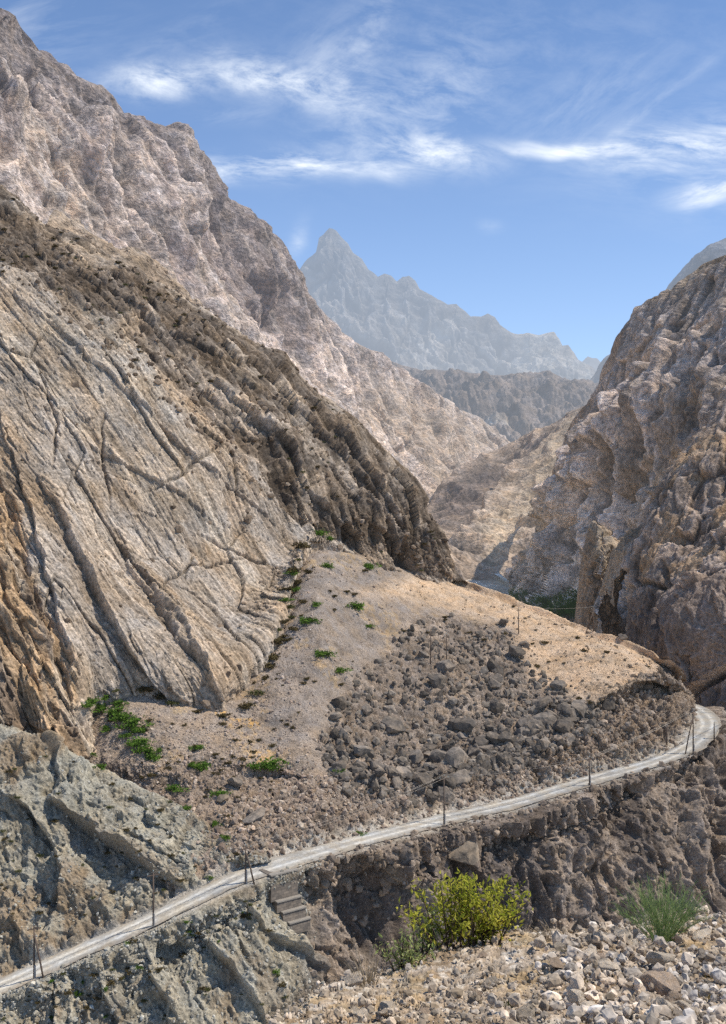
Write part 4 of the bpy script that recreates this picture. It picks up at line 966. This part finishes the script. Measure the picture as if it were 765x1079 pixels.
# -- foreground stones
STONE = rock_mat('foreground_stone', 3, 22, .8, .02, contrast2=.3, lo=.8, hi=1.2, color=(.40, .35, .285), objrand=True, haze=False)
DSTONE = rock_mat('foreground_dark_stone', 3, 22, .8, .02, contrast2=.4, lo=.8, hi=1.2, color=(.25, .20, .155), objrand=True, haze=False)
st_m = []
for kx in range(10):
    V, Fc = cut_rock(50+kx, 4, 18, .05, .38, .9, (1, .82, .66))
    me = bpy.data.meshes.new('stone'); me.from_pydata([tuple(map(float, p)) for p in V], [], Fc); me.update()
    me.materials.append(STONE if kx < 8 else DSTONE); st_m.append(me)
RIGHTF = [(570,985),(650,978),(765,965),(830,960),(830,1130),(640,1130),(600,1060)]
GS = 'pale stones strewn over the foreground slope'
P_, N_, X_, Y_ = pick('fore', 125, RIGHTF, lambda x, y: 1+2.5*(y < 1035)); rr_s = np.sort(plaw(125, .07, .19, 2.2))[::-1]
for kx in range(125):
    boulder(P_[kx], N_[kx], rr_s[kx], 'pale weathered stone among many at the right of the foreground slope', GS+' on the right', st_m[kx % 8 if kx % 7 else 8], 'stone', 'stone', .28)
P_, N_, X_, Y_ = pick('fore', 120, [(285,1085),(385,1028),(470,1000),(570,980),(640,1060),(640,1130),(250,1130)]); rr_s = np.sort(plaw(120, .05, .15, 2.6))[::-1]
for kx in range(120):
    boulder(P_[kx], N_[kx], rr_s[kx], 'small pale stone lying in gravel on the left part of the foreground slope', GS+' on the left', st_m[kx % 9], 'stone', 'stone', .28)
for px, py, r, lb, k_, sc_ in [(692,1043,.27,'big dark brown wedge-shaped stone standing among the pale foreground stones', 8, (1.0,.8,1.15)),
        (620,1068,.17,'large pale stone at the bottom edge below the dark wedge', 2, (1.5,1,.8)), (372,1034,.15,'rounded whitish stone on the crest of the foreground mound left of the bush', 3, (1,1,.8)),
        (722,1065,.15,'pale flat stone right of the dark wedge-shaped stone', 4, (1.5,1,.7)), (735,990,.17,'bulky light grey stone on the crest at the right edge', 5, (1.2,1,.9)), (660,992,.16,'broad pale stone on the crest below the feathery green tuft', 6, (1.3,1,.85)),
        (553,1072,.12,'whitish stone near the bottom edge under the grassy patch', 7, (1.2,1,.8)), (508,1007,.07,'rust-orange pebble just below the yellow-green bush', 9, (1,1,.8)), (585,1016,.12,'thin dark slab of stone lying right of the bush', 9, (2.0,1,.4))]:
    p, nn_ = on('fore', px, py); boulder(p, nn_, r, lb, None, st_m[k_], 'stone', 'stone', .2, sc_)
P_, N_, X_, Y_ = pick('fore', 12000); r = plaw(12000, .010, .075, 2.5)
merged_rocks('foreground_pebbles', P_+N_*r[:, None]*.2-0, r, cvar(12000, (.29, .245, .19), .35, (.46, .41, .35)), RUB, tiny)
P_, N_, X_, Y_ = pick('fore', 1500, RIGHTF); r = plaw(1500, .04, .12, 2.4)
merged_rocks('foreground_cobbles', P_+N_*r[:, None]*.3, r, cvar(1500, (.42, .36, .29), .3, (.60, .55, .49)), RUB, small)

# ------------------------------------------------------------------ plants
def leaf_cloud(n, size, shape, seed, stretch=1.6):
    r = np.random.default_rng(seed); V = []; Fc = []
    c = shape(r, n)
    for k_ in range(n):
        a = r.normal(size=3); a /= np.linalg.norm(a); b = np.cross(a, r.normal(size=3)); b /= np.linalg.norm(b)
        s_ = size*r.uniform(.6, 1.3); i0 = len(V)
        V += [c[k_]-a*s_*stretch*.5, c[k_]+b*s_*.35, c[k_]+a*s_*stretch*.5, c[k_]-b*s_*.35]; Fc.append([i0, i0+1, i0+2, i0+3])
    return V, Fc
def dome(r, n):
    cl = r.normal(size=(14, 3))*np.array([.30, .30, .14])+np.array([0, 0, .28]); k_ = r.integers(0, 14, n)
    p = cl[k_]+r.normal(size=(n, 3))*np.array([.16, .16, .13]); p[:, 2] = np.abs(p[:, 2]); return p
GREEN = leaf_mat('shrub_leaf', (.045, .095, .015), (.16, .26, .045), .3, .9)
DRYL = leaf_mat('dry_shrub_twig', (.045, .035, .018), (.15, .115, .05), .15, .9)
GRB = leaf_mat('olive_leaf', (.05, .06, .02), (.13, .13, .05), .25, .9)
STEM = plain('woody_stem', (.09, .06, .04), .9, haze=False)
def shrub_mesh(mat, seed, n=420, size=.14, nm='shrub'):
    V, Fc = leaf_cloud(n, size, dome, seed)
    me = bpy.data.meshes.new(nm); me.from_pydata([tuple(map(float, p)) for p in V], [], Fc); me.update(); me.materials.append(mat); return me
gm = [shrub_mesh(GREEN, k_) for k_ in range(4)]; dm = [shrub_mesh(DRYL, 20+k_, 300, .2) for k_ in range(4)]; om = [shrub_mesh(GRB, 40+k_, 300) for k_ in range(3)]
def shrub(key, px, py, rpx, me, label, group, name='shrub', cat='shrub', hz=.8):
    p, nn_ = on(key, px, py); r = rpx*p[1]/F
    o = bpy.data.objects.new(name, me); C.objects.link(o); o.location = tuple(p-np.array([0, 0, .05*r])); o.rotation_euler = (0, 0, rng.uniform(0, 6.28)); o.scale = (r*1.55, r*1.4, r*hz*1.35)
    return tag(o, label, cat, group)
GP = 'green shrubs in the patch below the rock slab'
for px, py, r in [(92,745,7),(97,742,8),(108,747,9),(120,752,10),(112,738,6),(132,758,11),(140,765,11),(147,770,8),(124,742,7),(142,785,10),(152,792,11),(162,798,8),(150,782,7),(134,775,6),(168,790,5)]:
    shrub('fan|slope|hill', px, py, r*1.1, gm[rng.integers(4)], 'bright green low shrub in the large patch under the rock slab', GP)
for px, py, r, lb in [(337,562,8,'bright green shrub highest on the fan, at the foot of the dark crag'),(348,568,6,'small green shrub just right of the highest one at the foot of the crag'),(346,597,7,'green shrub in the upper middle of the scree fan'),
        (390,599,8,'flat green shrub on the fan close under the right-hand crag'),(378,641,9,'round green shrub right of centre on the scree fan'),(341,690,9,'green shrub in the middle of the fan above the rockfall'),(360,707,7,'small green shrub beside the upper left edge of the rockfall'),
        (390,660,5,'tiny green shrub on the right of the fan above the rockfall'),(325,655,9,'dark green shrub at the foot of the slab edge, mid fan'),(332,637,6,'small green shrub beside the gully, mid fan'),(303,632,5,'small green shrub tucked at the slab foot'),
        (312,621,7,'green shrub against the slab foot in the gully'),(310,605,7,'green shrub high in the gully by the slab'),(282,809,13,'flat wide green shrub at the lower end of the yellow grass strip'),(269,809,9,'green shrub joined to the flat wide one at the yellow grass'),
        (208,788,7,'round green shrub alone on the left of the fan'),(214,808,10,'green shrub in the lower left fan above the boulders'),(202,806,5,'small green shrub left of the one in the lower left fan'),(97,795,5,'small green shrub low on the left below the orange rock'),
        (107,808,6,'green shrub at the top of the grey-green shale'),(186,832,8,'green shrub above the grey-green shale hillside'),(196,852,6,'small green shrub at the right end of the shale hillside'),(112,768,7,'green shrub below the large patch'),
        (223,925,4,'small green shrub on the bank at the inner edge of the road'),(357,812,6,'green shrub at the lower left corner of the rockfall'),(378,878,5,'green shrub on the inner bank of the road'),(240,882,6,'green shrub beside boulders just above the road'),(233,838,8,'green shrub by the whitish boulder'),(228,868,6,'low green shrub between boulders above the road bend')]:
    shrub('fan|hill|slope', px, py, r*1.05, gm[rng.integers(4)], lb, 'green shrubs scattered over the scree fan')
gul = [(318,575),(312,588),(306,600),(300,618),(302,640),(298,655),(296,668),(300,672),(290,676),(286,690),(280,700),(276,712),(268,728),(305,648),(310,612),(316,632),(322,600),(292,662),(308,660),(230,752),(205,748),(255,742),(150,727),(165,733),(120,727),(180,740)]
for px, py in gul:
    shrub('fan|slope', px+3, py+2, rng.uniform(4, 8.5), (dm+om)[rng.integers(7)], 'dark brownish shrub in the row along the foot of the rock slab', 'shrubs along the foot of the rock slab', 'dry_shrub')
P_, N_, X_, Y_ = pick('fan', 120, [(90,745),(240,755),(300,650),(330,590),(440,620),(560,645),(690,700),(600,745),(470,650),(380,700),(335,790),(240,870),(200,890),(130,820)])
for kx in range(120):
    shrub('fan|slope', X_[kx], Y_[kx], rng.uniform(1.5, 3.6), dm[kx % 4], 'tiny dry brown tuft on the gravel of the fan and terrace', 'dry tufts on the fan', 'dry_tuft', 'tuft')
P_, N_, X_, Y_ = pick('hill', 60, [(0,770),(60,795),(190,852),(260,905),(200,940),(0,1010)])
for kx in range(60):
    shrub('hill', X_[kx], Y_[kx], rng.uniform(1.5, 4), (dm+om)[kx % 7], 'small dark tuft on the grey-green shale above the road', 'tufts on the shale hillside', 'dry_tuft', 'tuft')
P_, N_, X_, Y_ = pick('below', 80, [(0,1060),(157,990),(262,940),(330,1000),(340,1070),(0,1090)])
for kx in range(80):
    shrub('below', X_[kx], Y_[kx], rng.uniform(1.5, 4.5), (dm+om+gm[:2])[kx % 9], 'small olive tuft on the grey bank below the road', 'tufts below the road', 'dry_tuft', 'tuft')
P_, N_, X_, Y_ = pick('slope', 90, [(0,205),(300,372),(460,570),(470,600),(350,560),(200,420),(0,290)])
for kx in range(90):
    shrub('slope', X_[kx], Y_[kx], rng.uniform(1.4, 3.4), (dm+om)[kx % 7], 'dark scrubby tuft on the brown crags of the left slope', 'tufts on the left crags', 'dry_tuft', 'tuft')
# riverside trees
tr_b = leaf_mat('riverside_leaf', (.04, .085, .015), (.12, .20, .035), .25, .3)
BARK = plain('bark', (.10, .075, .05), .9)
def crown_shape(r, n):
    cl = r.normal(size=(16, 3))*np.array([.32, .32, .26])+np.array([0, 0, .62]); k_ = r.integers(0, 16, n)
    return cl[k_]+r.normal(size=(n, 3))*.11
def tube(pts, radii, seg=7):
    V, Fc = [], []; pts = [np.asarray(p, float) for p in pts]
    for i, p in enumerate(pts):
        t_ = pts[min(i+1, len(pts)-1)]-pts[max(i-1, 0)]; t_ /= np.linalg.norm(t_)+1e-9
        a = np.cross(t_, [.3, .9, .1]); a /= np.linalg.norm(a); b = np.cross(t_, a)
        for k_ in range(seg):
            an = 2*math.pi*k_/seg; V.append(p+(a*math.cos(an)+b*math.sin(an))*radii[i])
    for i in range(len(pts)-1):
        for k_ in range(seg): Fc.append([i*seg+k_, i*seg+(k_+1) % seg, (i+1)*seg+(k_+1) % seg, (i+1)*seg+k_])
    Fc.append(list(range(seg))[::-1]); Fc.append([(len(pts)-1)*seg+k_ for k_ in range(seg)]); return V, Fc
def join(parts):
    V, Fc = [], []
    for a, b in parts:
        n0 = len(V); V += list(a); Fc += [[i+n0 for i in f] for f in b]
    return V, Fc
protos = []
for kx, (px, py) in enumerate([(548,636),(556,640),(563,643),(569,641),(575,646),(582,645),(588,641),(592,648),(598,643),(602,636),(604,648),(586,652),(596,652),(543,634)]):
    p, nn_ = on('wall', px, py+6); hgt = p[1]*19/F*rng.uniform(.85, 1.25)
    t = empty('riverside_tree', tuple(p+np.array([0, -6, 0])), 'small dark green tree in the grove at the bottom of the gorge', 'tree', 'trees at the bottom of the gorge', rng.uniform(0, 6))
    t.scale = (hgt, hgt, hgt)
    if len(protos) < 3:
        V, Fc = leaf_cloud(900, .055, crown_shape, 70+kx); cr_ = mesh_from('crown', V, Fc, tr_b, t)
        V, Fc = join([tube([(0, 0, -.1), (.01, 0, .3), (0, .01, .6)], [.03, .022, .01]), tube([(0, 0, .25), (.15, .05, .55)], [.015, .006]), tube([(0, 0, .3), (-.14, -.05, .6)], [.015, .006])])
        tk = mesh_from('trunk', V, Fc, BARK, t); protos.append((cr_, tk))
    else:
        for ch in protos[kx % 3]:
            c_ = ch.copy(); C.objects.link(c_); c_.parent = t

# foreground bush: long yellow-green leaves along arching stems
LEAFY = leaf_mat('bush_leaf', (.18, .25, .02), (.76, .66, .12), .55, 2.2)
LEAFG = leaf_mat('sprig_leaf', (.18, .24, .07), (.55, .56, .24), .4, 4)
def bush(px, py, wpx, hpx, nst, label, name, leafm, leaf=.07, lpx=1.0, lean=0.0, seed=1, per=60):
    r = np.random.default_rng(seed); p, _ = on('fore', px, py); sc_ = p[1]/F; Wd, Hd = wpx*sc_, hpx*sc_
    t = empty(name, tuple(p-np.array([0, 0, .05])), label, 'bush')
    SV, LV, LF = [], [], []
    for k_ in range(nst):
        a = r.uniform(0, 2*math.pi); rad = r.uniform(.0, 1)**.5; bx = r.uniform(-.32, .32)*Wd
        tip = np.array([bx+math.cos(a)*rad*Wd*.36+lean*Wd, math.sin(a)*rad*Wd*.3, Hd*(1-.45*rad*rad)*r.uniform(.6, 1.05)])
        b0 = np.array([bx*.8, r.uniform(-.1, .1)*Wd, 0]); mid = b0*.5+tip*.5+np.array([0, 0, Hd*.12])
        pts = [b0*(1-t_)**2+mid*2*t_*(1-t_)+tip*t_*t_ for t_ in np.linspace(0, 1, 9)]
        SV.append(tube(pts, list(np.linspace(.011, .003, 9)), 5))
        for q_ in range(per):
            t_ = r.uniform(.12, 1); c_ = b0*(1-t_)**2+mid*2*t_*(1-t_)+tip*t_*t_
            c_ = c_+r.normal(size=3)*.045; d_ = r.normal(size=3)+np.array([0, 0, .5]); d_ /= np.linalg.norm(d_); s_ = np.cross(d_, r.normal(size=3)); s_ /= np.linalg.norm(s_)
            L_ = leaf*r.uniform(.55, 1.25); w_ = L_*.2; i0 = len(LV); up_ = np.cross(d_, s_)*L_*.12
            LV += [c_, c_+d_*L_*.45+s_*w_+up_, c_+d_*L_, c_+d_*L_*.45-s_*w_+up_]; LF.append([i0, i0+1, i0+2, i0+3])
    mesh_from('foliage', LV, LF, leafm, t); V, Fc = join(SV); mesh_from('stems', V, Fc, STEM, t)
    return t
bush(492, 994, 132, 92, 44, 'yellow-green leafy bush on the crest of the foreground mound', 'leafy_bush', LEAFY, .085, seed=3, per=44)
bush(425, 1018, 50, 50, 11, 'small thin sprig of green leaves left of the yellow-green bush', 'leafy_sprig', LEAFG, .075, seed=4, per=24)
bush(447, 1004, 40, 62, 9, 'sparse upright green sprig touching the left side of the yellow-green bush', 'leafy_sprig', LEAFG, .075, seed=9, per=26)
def tuft(px, py, hpx, spread, n, mat, label, name, wid=.006, lean=0, seed=1, side=0, cat='grass tuft', key='fore', sub=0):
    r = np.random.default_rng(seed); p, _ = on(key, px, py); sc_ = p[1]/F; Hd = hpx*sc_
    V, Fc = [], []
    def blade(b0, tip, w_, seg=6, droop=.12):
        mid = (b0+tip)/2+np.array([0, 0, Hd*droop]); d_ = tip-b0; s_ = np.cross(d_, [r.normal()*.4, 1, r.normal()*.2]); s_ /= np.linalg.norm(s_)+1e-9; i0 = len(V)
        for j in range(seg+1):
            t_ = j/seg; c_ = b0*(1-t_)**2+mid*2*t_*(1-t_)+tip*t_*t_; ww = w_*(1-t_*.85); V.extend([c_-s_*ww, c_+s_*ww])
            if j: Fc.append([i0+2*j-2, i0+2*j-1, i0+2*j+1, i0+2*j])
        return mid
    for k_ in range(n):
        a = r.uniform(0, 2*math.pi); rad = r.uniform(0, 1)**.6
        b0 = np.array([math.cos(a)*.08*rad+r.normal()*.03*side, math.sin(a)*.06, 0])
        tip = np.array([math.cos(a)*rad*spread*sc_+lean*sc_, math.sin(a)*rad*spread*.6*sc_, Hd*(1-.35*rad)*r.uniform(.55, 1.08)])
        mid = blade(b0, tip, wid)
        for q_ in range(sub):
            t_ = r.uniform(.3, .95); c_ = b0*(1-t_)**2+mid*2*t_*(1-t_)+tip*t_*t_
            d_ = (tip-b0)/np.linalg.norm(tip-b0); e_ = d_+r.normal(size=3)*.45; blade(c_, c_+e_/np.linalg.norm(e_)*Hd*.11, wid*.6, 2, 0)
    o = mesh_from(name, [np.asarray(x)+0 for x in V], Fc, mat); o.location = tuple(p-np.array([0, 0, .03])); return tag(o, label, cat)
FEATH = leaf_mat('feathery_stem', (.10, .17, .05), (.36, .44, .18), .4, 4)
STRAW = leaf_mat('dry_stalk', (.30, .22, .13), (.52, .43, .29), .3, 4)
OCHRE = leaf_mat('ochre_grass', (.22, .15, .04), (.45, .36, .10), .3, 6)
tuft(698, 990, 78, 58, 120, FEATH, 'feathery green plant of upright stems on the crest at the right', 'feathery_plant', .0045, 0, 5, 1, 'plant', sub=14)
tuft(388, 1036, 60, 30, 45, STRAW, 'pale dry stalks fanning up from the mound crest left of the bush', 'dry_grass_tuft', .004, -4, 6)
tuft(585, 990, 32, 26, 26, STRAW, 'thin bent dry stalks just right of the yellow-green bush', 'dry_grass_tuft', .004, -10, 7)
tuft(572, 992, 26, 18, 18, STRAW, 'short dry stalks against the right foot of the bush', 'dry_grass_tuft', .004, 8, 17)
for kx, (px, py, h, sp, lb) in enumerate([(602,1006,16,16,'olive grass tuft on the mound crest between bush and feathery plant'),(611,1032,9,12,'ochre grass tuft in the middle of the right stones'),(537,1060,16,12,'green-yellow grass tuft at the bottom centre of the mound'),
        (742,1050,14,16,'ochre grass tuft near the right edge beyond the dark wedge'),(752,1030,10,12,'ochre grass tuft by the right edge among pale stones'),(712,1003,8,9,'tiny ochre tuft below the feathery plant'),(700,976,8,16,'dark olive cushion at the foot of the feathery plant'),(728,1070,12,14,'ochre grass tuft at the bottom right corner')]):
    tuft(px, py, h, sp, 60, OCHRE if kx not in (0, 2) else GRB, lb, 'grass_tuft', .004, 0, 30+kx)

# ------------------------------------------------------------------ poles and lines
WOOD = plain('pole_wood', (.115, .085, .065), .85, 0, .4, 2)
CONC = plain('concrete_stub', (.36, .33, .29), .9); GLASS = plain('insulator_glass', (.35, .42, .40), .3, 0, .1)
def box(c, sx, sy, sz, rz=0):
    V = []; cs_, sn = math.cos(rz), math.sin(rz)
    for dx in (-.5, .5):
        for dy in (-.5, .5):
            for dz in (-.5, .5):
                x, y = dx*sx, dy*sy; V.append(np.array([c[0]+x*cs_-y*sn, c[1]+x*sn+y*cs_, c[2]+dz*sz]))
    return V, [[0, 1, 3, 2], [4, 6, 7, 5], [0, 4, 5, 1], [2, 3, 7, 6], [0, 2, 6, 4], [1, 5, 7, 3]]
TOPS = {}
def pole(p, h, label, brace=None, rz=0.0, r=.15, key=None, stub=True, arm=1.9):
    t = empty('utility_pole', tuple(p), label, 'pole', 'wooden utility poles along the valley')
    V, Fc = tube([(0, 0, -.8), (0, 0, h*.5), (0, 0, h)], [r, r*.85, r*.66], 10); mesh_from('shaft', V, Fc, WOOD, t, True)
    if stub: V, Fc = tube([(.16, -.12, -.8), (.16, -.12, 1.9), (.16, -.12, 2.0)], [.15, .13, .08], 6); mesh_from('stub_post', V, Fc, CONC, t)
    if brace:
        bx, bz = brace
        V, Fc = tube([(0, 0, h*.86), (bx*.5, -.25, h*.43+bz*.5), (bx, -.5, bz-.6)], [r*.75, r*.85, r*.9], 8); mesh_from('brace_leg', V, Fc, WOOD, t, True)
    V, Fc = box((0, 0, h-.45), arm, .13, .14, rz); mesh_from('crossarm', V, Fc, WOOD, t)
    tops = []
    for dx in (-arm*.45, 0, arm*.45):
        c_ = (dx*math.cos(rz), dx*math.sin(rz), (h-.36) if dx else h+.02)
        V, Fc = tube([c_, (c_[0], c_[1], c_[2]+.1), (c_[0], c_[1], c_[2]+.13), (c_[0], c_[1], c_[2]+.26)], [.03, .03, .075, .05], 8); mesh_from('insulator', V, Fc, GLASS, t)
        tops.append(np.asarray(p)+np.array(c_)+np.array([0, 0, .24]))
    return tops
ri = np.interp
def roadside(px, off=2.9):
    i = np.argmin(np.abs(proj(ROADC[:600])[0]-px)); q_ = ROADC[i]+SIDE[i]*off
    for _ in range(6):
        X_ = proj(q_)[0]; i = int(np.clip(i+np.sign(px-X_)*min(8, abs(px-X_)*1.2), 0, 690)); q_ = ROADC[i]+SIDE[i]*off
    return q_
line = []
for px, ph, lb, br in [(46, 56, 'leftmost braced wooden pole on the outer edge of the road', (1.8, -.9)), (155, 57, 'single wooden pole on the road edge between the two braced poles', None),
        (251.5, 39, 'braced wooden pole above the concrete retaining wall', (1.5, 0)), (468.5, 51, 'single pole at the road edge above the yellow-green bush', None),
        (621.5, 30, 'short pole at the outer road edge right of the rockfall', None)]:
    q_ = roadside(px, 2.6); line.append(pole(q_, ph*q_[1]/F, lb, br, rz=.5))
q_ = roadside(731, 2.8); line.append(pole(q_, 46*q_[1]/F, 'A-shaped pair of poles at the road bend', (-2.0, -.4), rz=1.0, stub=True))
p, _ = on('fan', 703, 785); pole(p, 4.6, 'short pole on the inner side of the road at the foot of the scarp', None, rz=.8, stub=False, arm=.9)
q_ = roadside(752, 3.0); pole(q_, 3.6, 'small pole at the far end of the road bend', None, rz=1.2, stub=False, arm=.9)
l2 = []
for px, py, h, lb, br in [(455, 699, 36, 'left pole of the two standing inside the rockfall', None), (471.5, 697, 29, 'right pole of the two standing inside the rockfall', None),
        (546, 667, 27, 'thin pole on the upper terrace above the boulders', None), (625, 664, 25, 'braced pole on the far rim of the terrace against the canyon wall', (-2.2, -.4))]:
    p, _ = on('fan', px, py); l2.append(pole(p, h*p[1]/F, lb, br, rz=.6, r=.13, stub=False, arm=1.3))
far_end = np.array([150., 330., -55.])
off_l = [t_+np.array([-48, 8, 1.0]) for t_ in line[0]]
WIRE = plain('wire_metal', (.12, .11, .10), .5, .6, .1)
def wire(pts_list, label, sag=1.3, r=.022):
    allp = []
    for a, b in zip(pts_list[:-1], pts_list[1:]):
        L_ = np.linalg.norm(b-a)
        for t_ in np.linspace(0, 1, 15)[:-1]: allp.append(a*(1-t_)+b*t_-np.array([0, 0, 4*sag*(L_/60)**1.2*t_*(1-t_)]))
    allp.append(pts_list[-1]); V, Fc = tube(allp, [r]*len(allp), 4); o = mesh_from('power_line', V, Fc, WIRE)
    return tag(o, label, 'cable')
for k_, nm in enumerate(('left', 'middle', 'right')):
    wire([off_l[k_]]+[t_[k_] for t_ in line]+[far_end+np.array([k_*1.5, 0, k_*1.2])], 'thin overhead wire on the %s insulators of the roadside poles' % ('valley-side' if k_ == 0 else 'topmost' if k_ == 1 else 'slope-side'))
wire([l2[0][1], l2[2][1], l2[3][1]], 'thin overhead wire strung between the poles on the terrace')

# ------------------------------------------------------------------ stepped retaining wall under the road
m, n, l = mat_new('coursed_concrete')
tc = n.new('ShaderNodeTexCoord'); br = n.new('ShaderNodeTexBrick'); l.new(tc.outputs['Object'], br.inputs['Vector'])
mp = n.new('ShaderNodeMapping'); mp.inputs['Rotation'].default_value = (math.radians(90), 0, 0); l.new(tc.outputs['Object'], mp.inputs[0]); l.new(mp.outputs[0], br.inputs['Vector'])
br.inputs['Color1'].default_value = (.24, .195, .15, 1); br.inputs['Color2'].default_value = (.14, .12, .10, 1); br.inputs['Mortar'].default_value = (.13, .11, .09, 1)
br.inputs['Scale'].default_value = 1.0; br.inputs['Brick Width'].default_value = .9; br.inputs['Row Height'].default_value = .42; br.inputs['Mortar Size'].default_value = .03
nz = n.new('ShaderNodeTexNoise'); nz.inputs['Scale'].default_value = 1.5; nz.inputs['Detail'].default_value = 8; l.new(tc.outputs['Object'], nz.inputs['Vector'])
rg = n.new('ShaderNodeMapRange'); l.new(nz.outputs['Fac'], rg.inputs[0]); rg.inputs[3].default_value = .6; rg.inputs[4].default_value = 1.5
mx = n.new('ShaderNodeMix'); mx.data_type = 'RGBA'; mx.blend_type = 'MULTIPLY'; mx.inputs[0].default_value = 1; l.new(br.outputs[0], mx.inputs[6]); l.new(rg.outputs[0], mx.inputs[7])
bs = n.new('ShaderNodeBsdfDiffuse'); l.new(mx.outputs[2], bs.inputs[0]); finish(n, l, bs.outputs[0]); WALLC = m
ROADTOP = plain('worn_concrete', (.27, .24, .20), .9, 0, .3, 1)
i = np.argmin(np.abs(proj(outer[:560])[0]-300)); o_ = outer[i]; ang = math.atan2(tg[i, 1], tg[i, 0])
wt = empty('retaining_wall', tuple(o_), 'stepped concrete block retaining wall holding up the road above the bowl', 'wall', None, ang)
specw = [(-3.2, 1.6, 0.0, -4.0, .7), (-2.5, 1.9, -4.0, -5.6, 1.3), (-1.8, 2.3, -5.6, -7.2, 1.9), (-1.0, 2.8, -7.2, -9.0, 2.5)]
for a, b, zt, zb, fr in specw:
    V, Fc = box(((a+b)/2, -fr/2+1.5-.6, (zt+zb)/2-.1), b-a, fr+3, zt-zb)
    tt_ = mesh_from('wall_tier', V, Fc, WALLC, wt)
    V, Fc = box(((a+b)/2, -fr-.06+.35-.6, zt-.1+.06), b-a+.12, .9, .2); mesh_from('coping', V, Fc, ROADTOP, tt_)
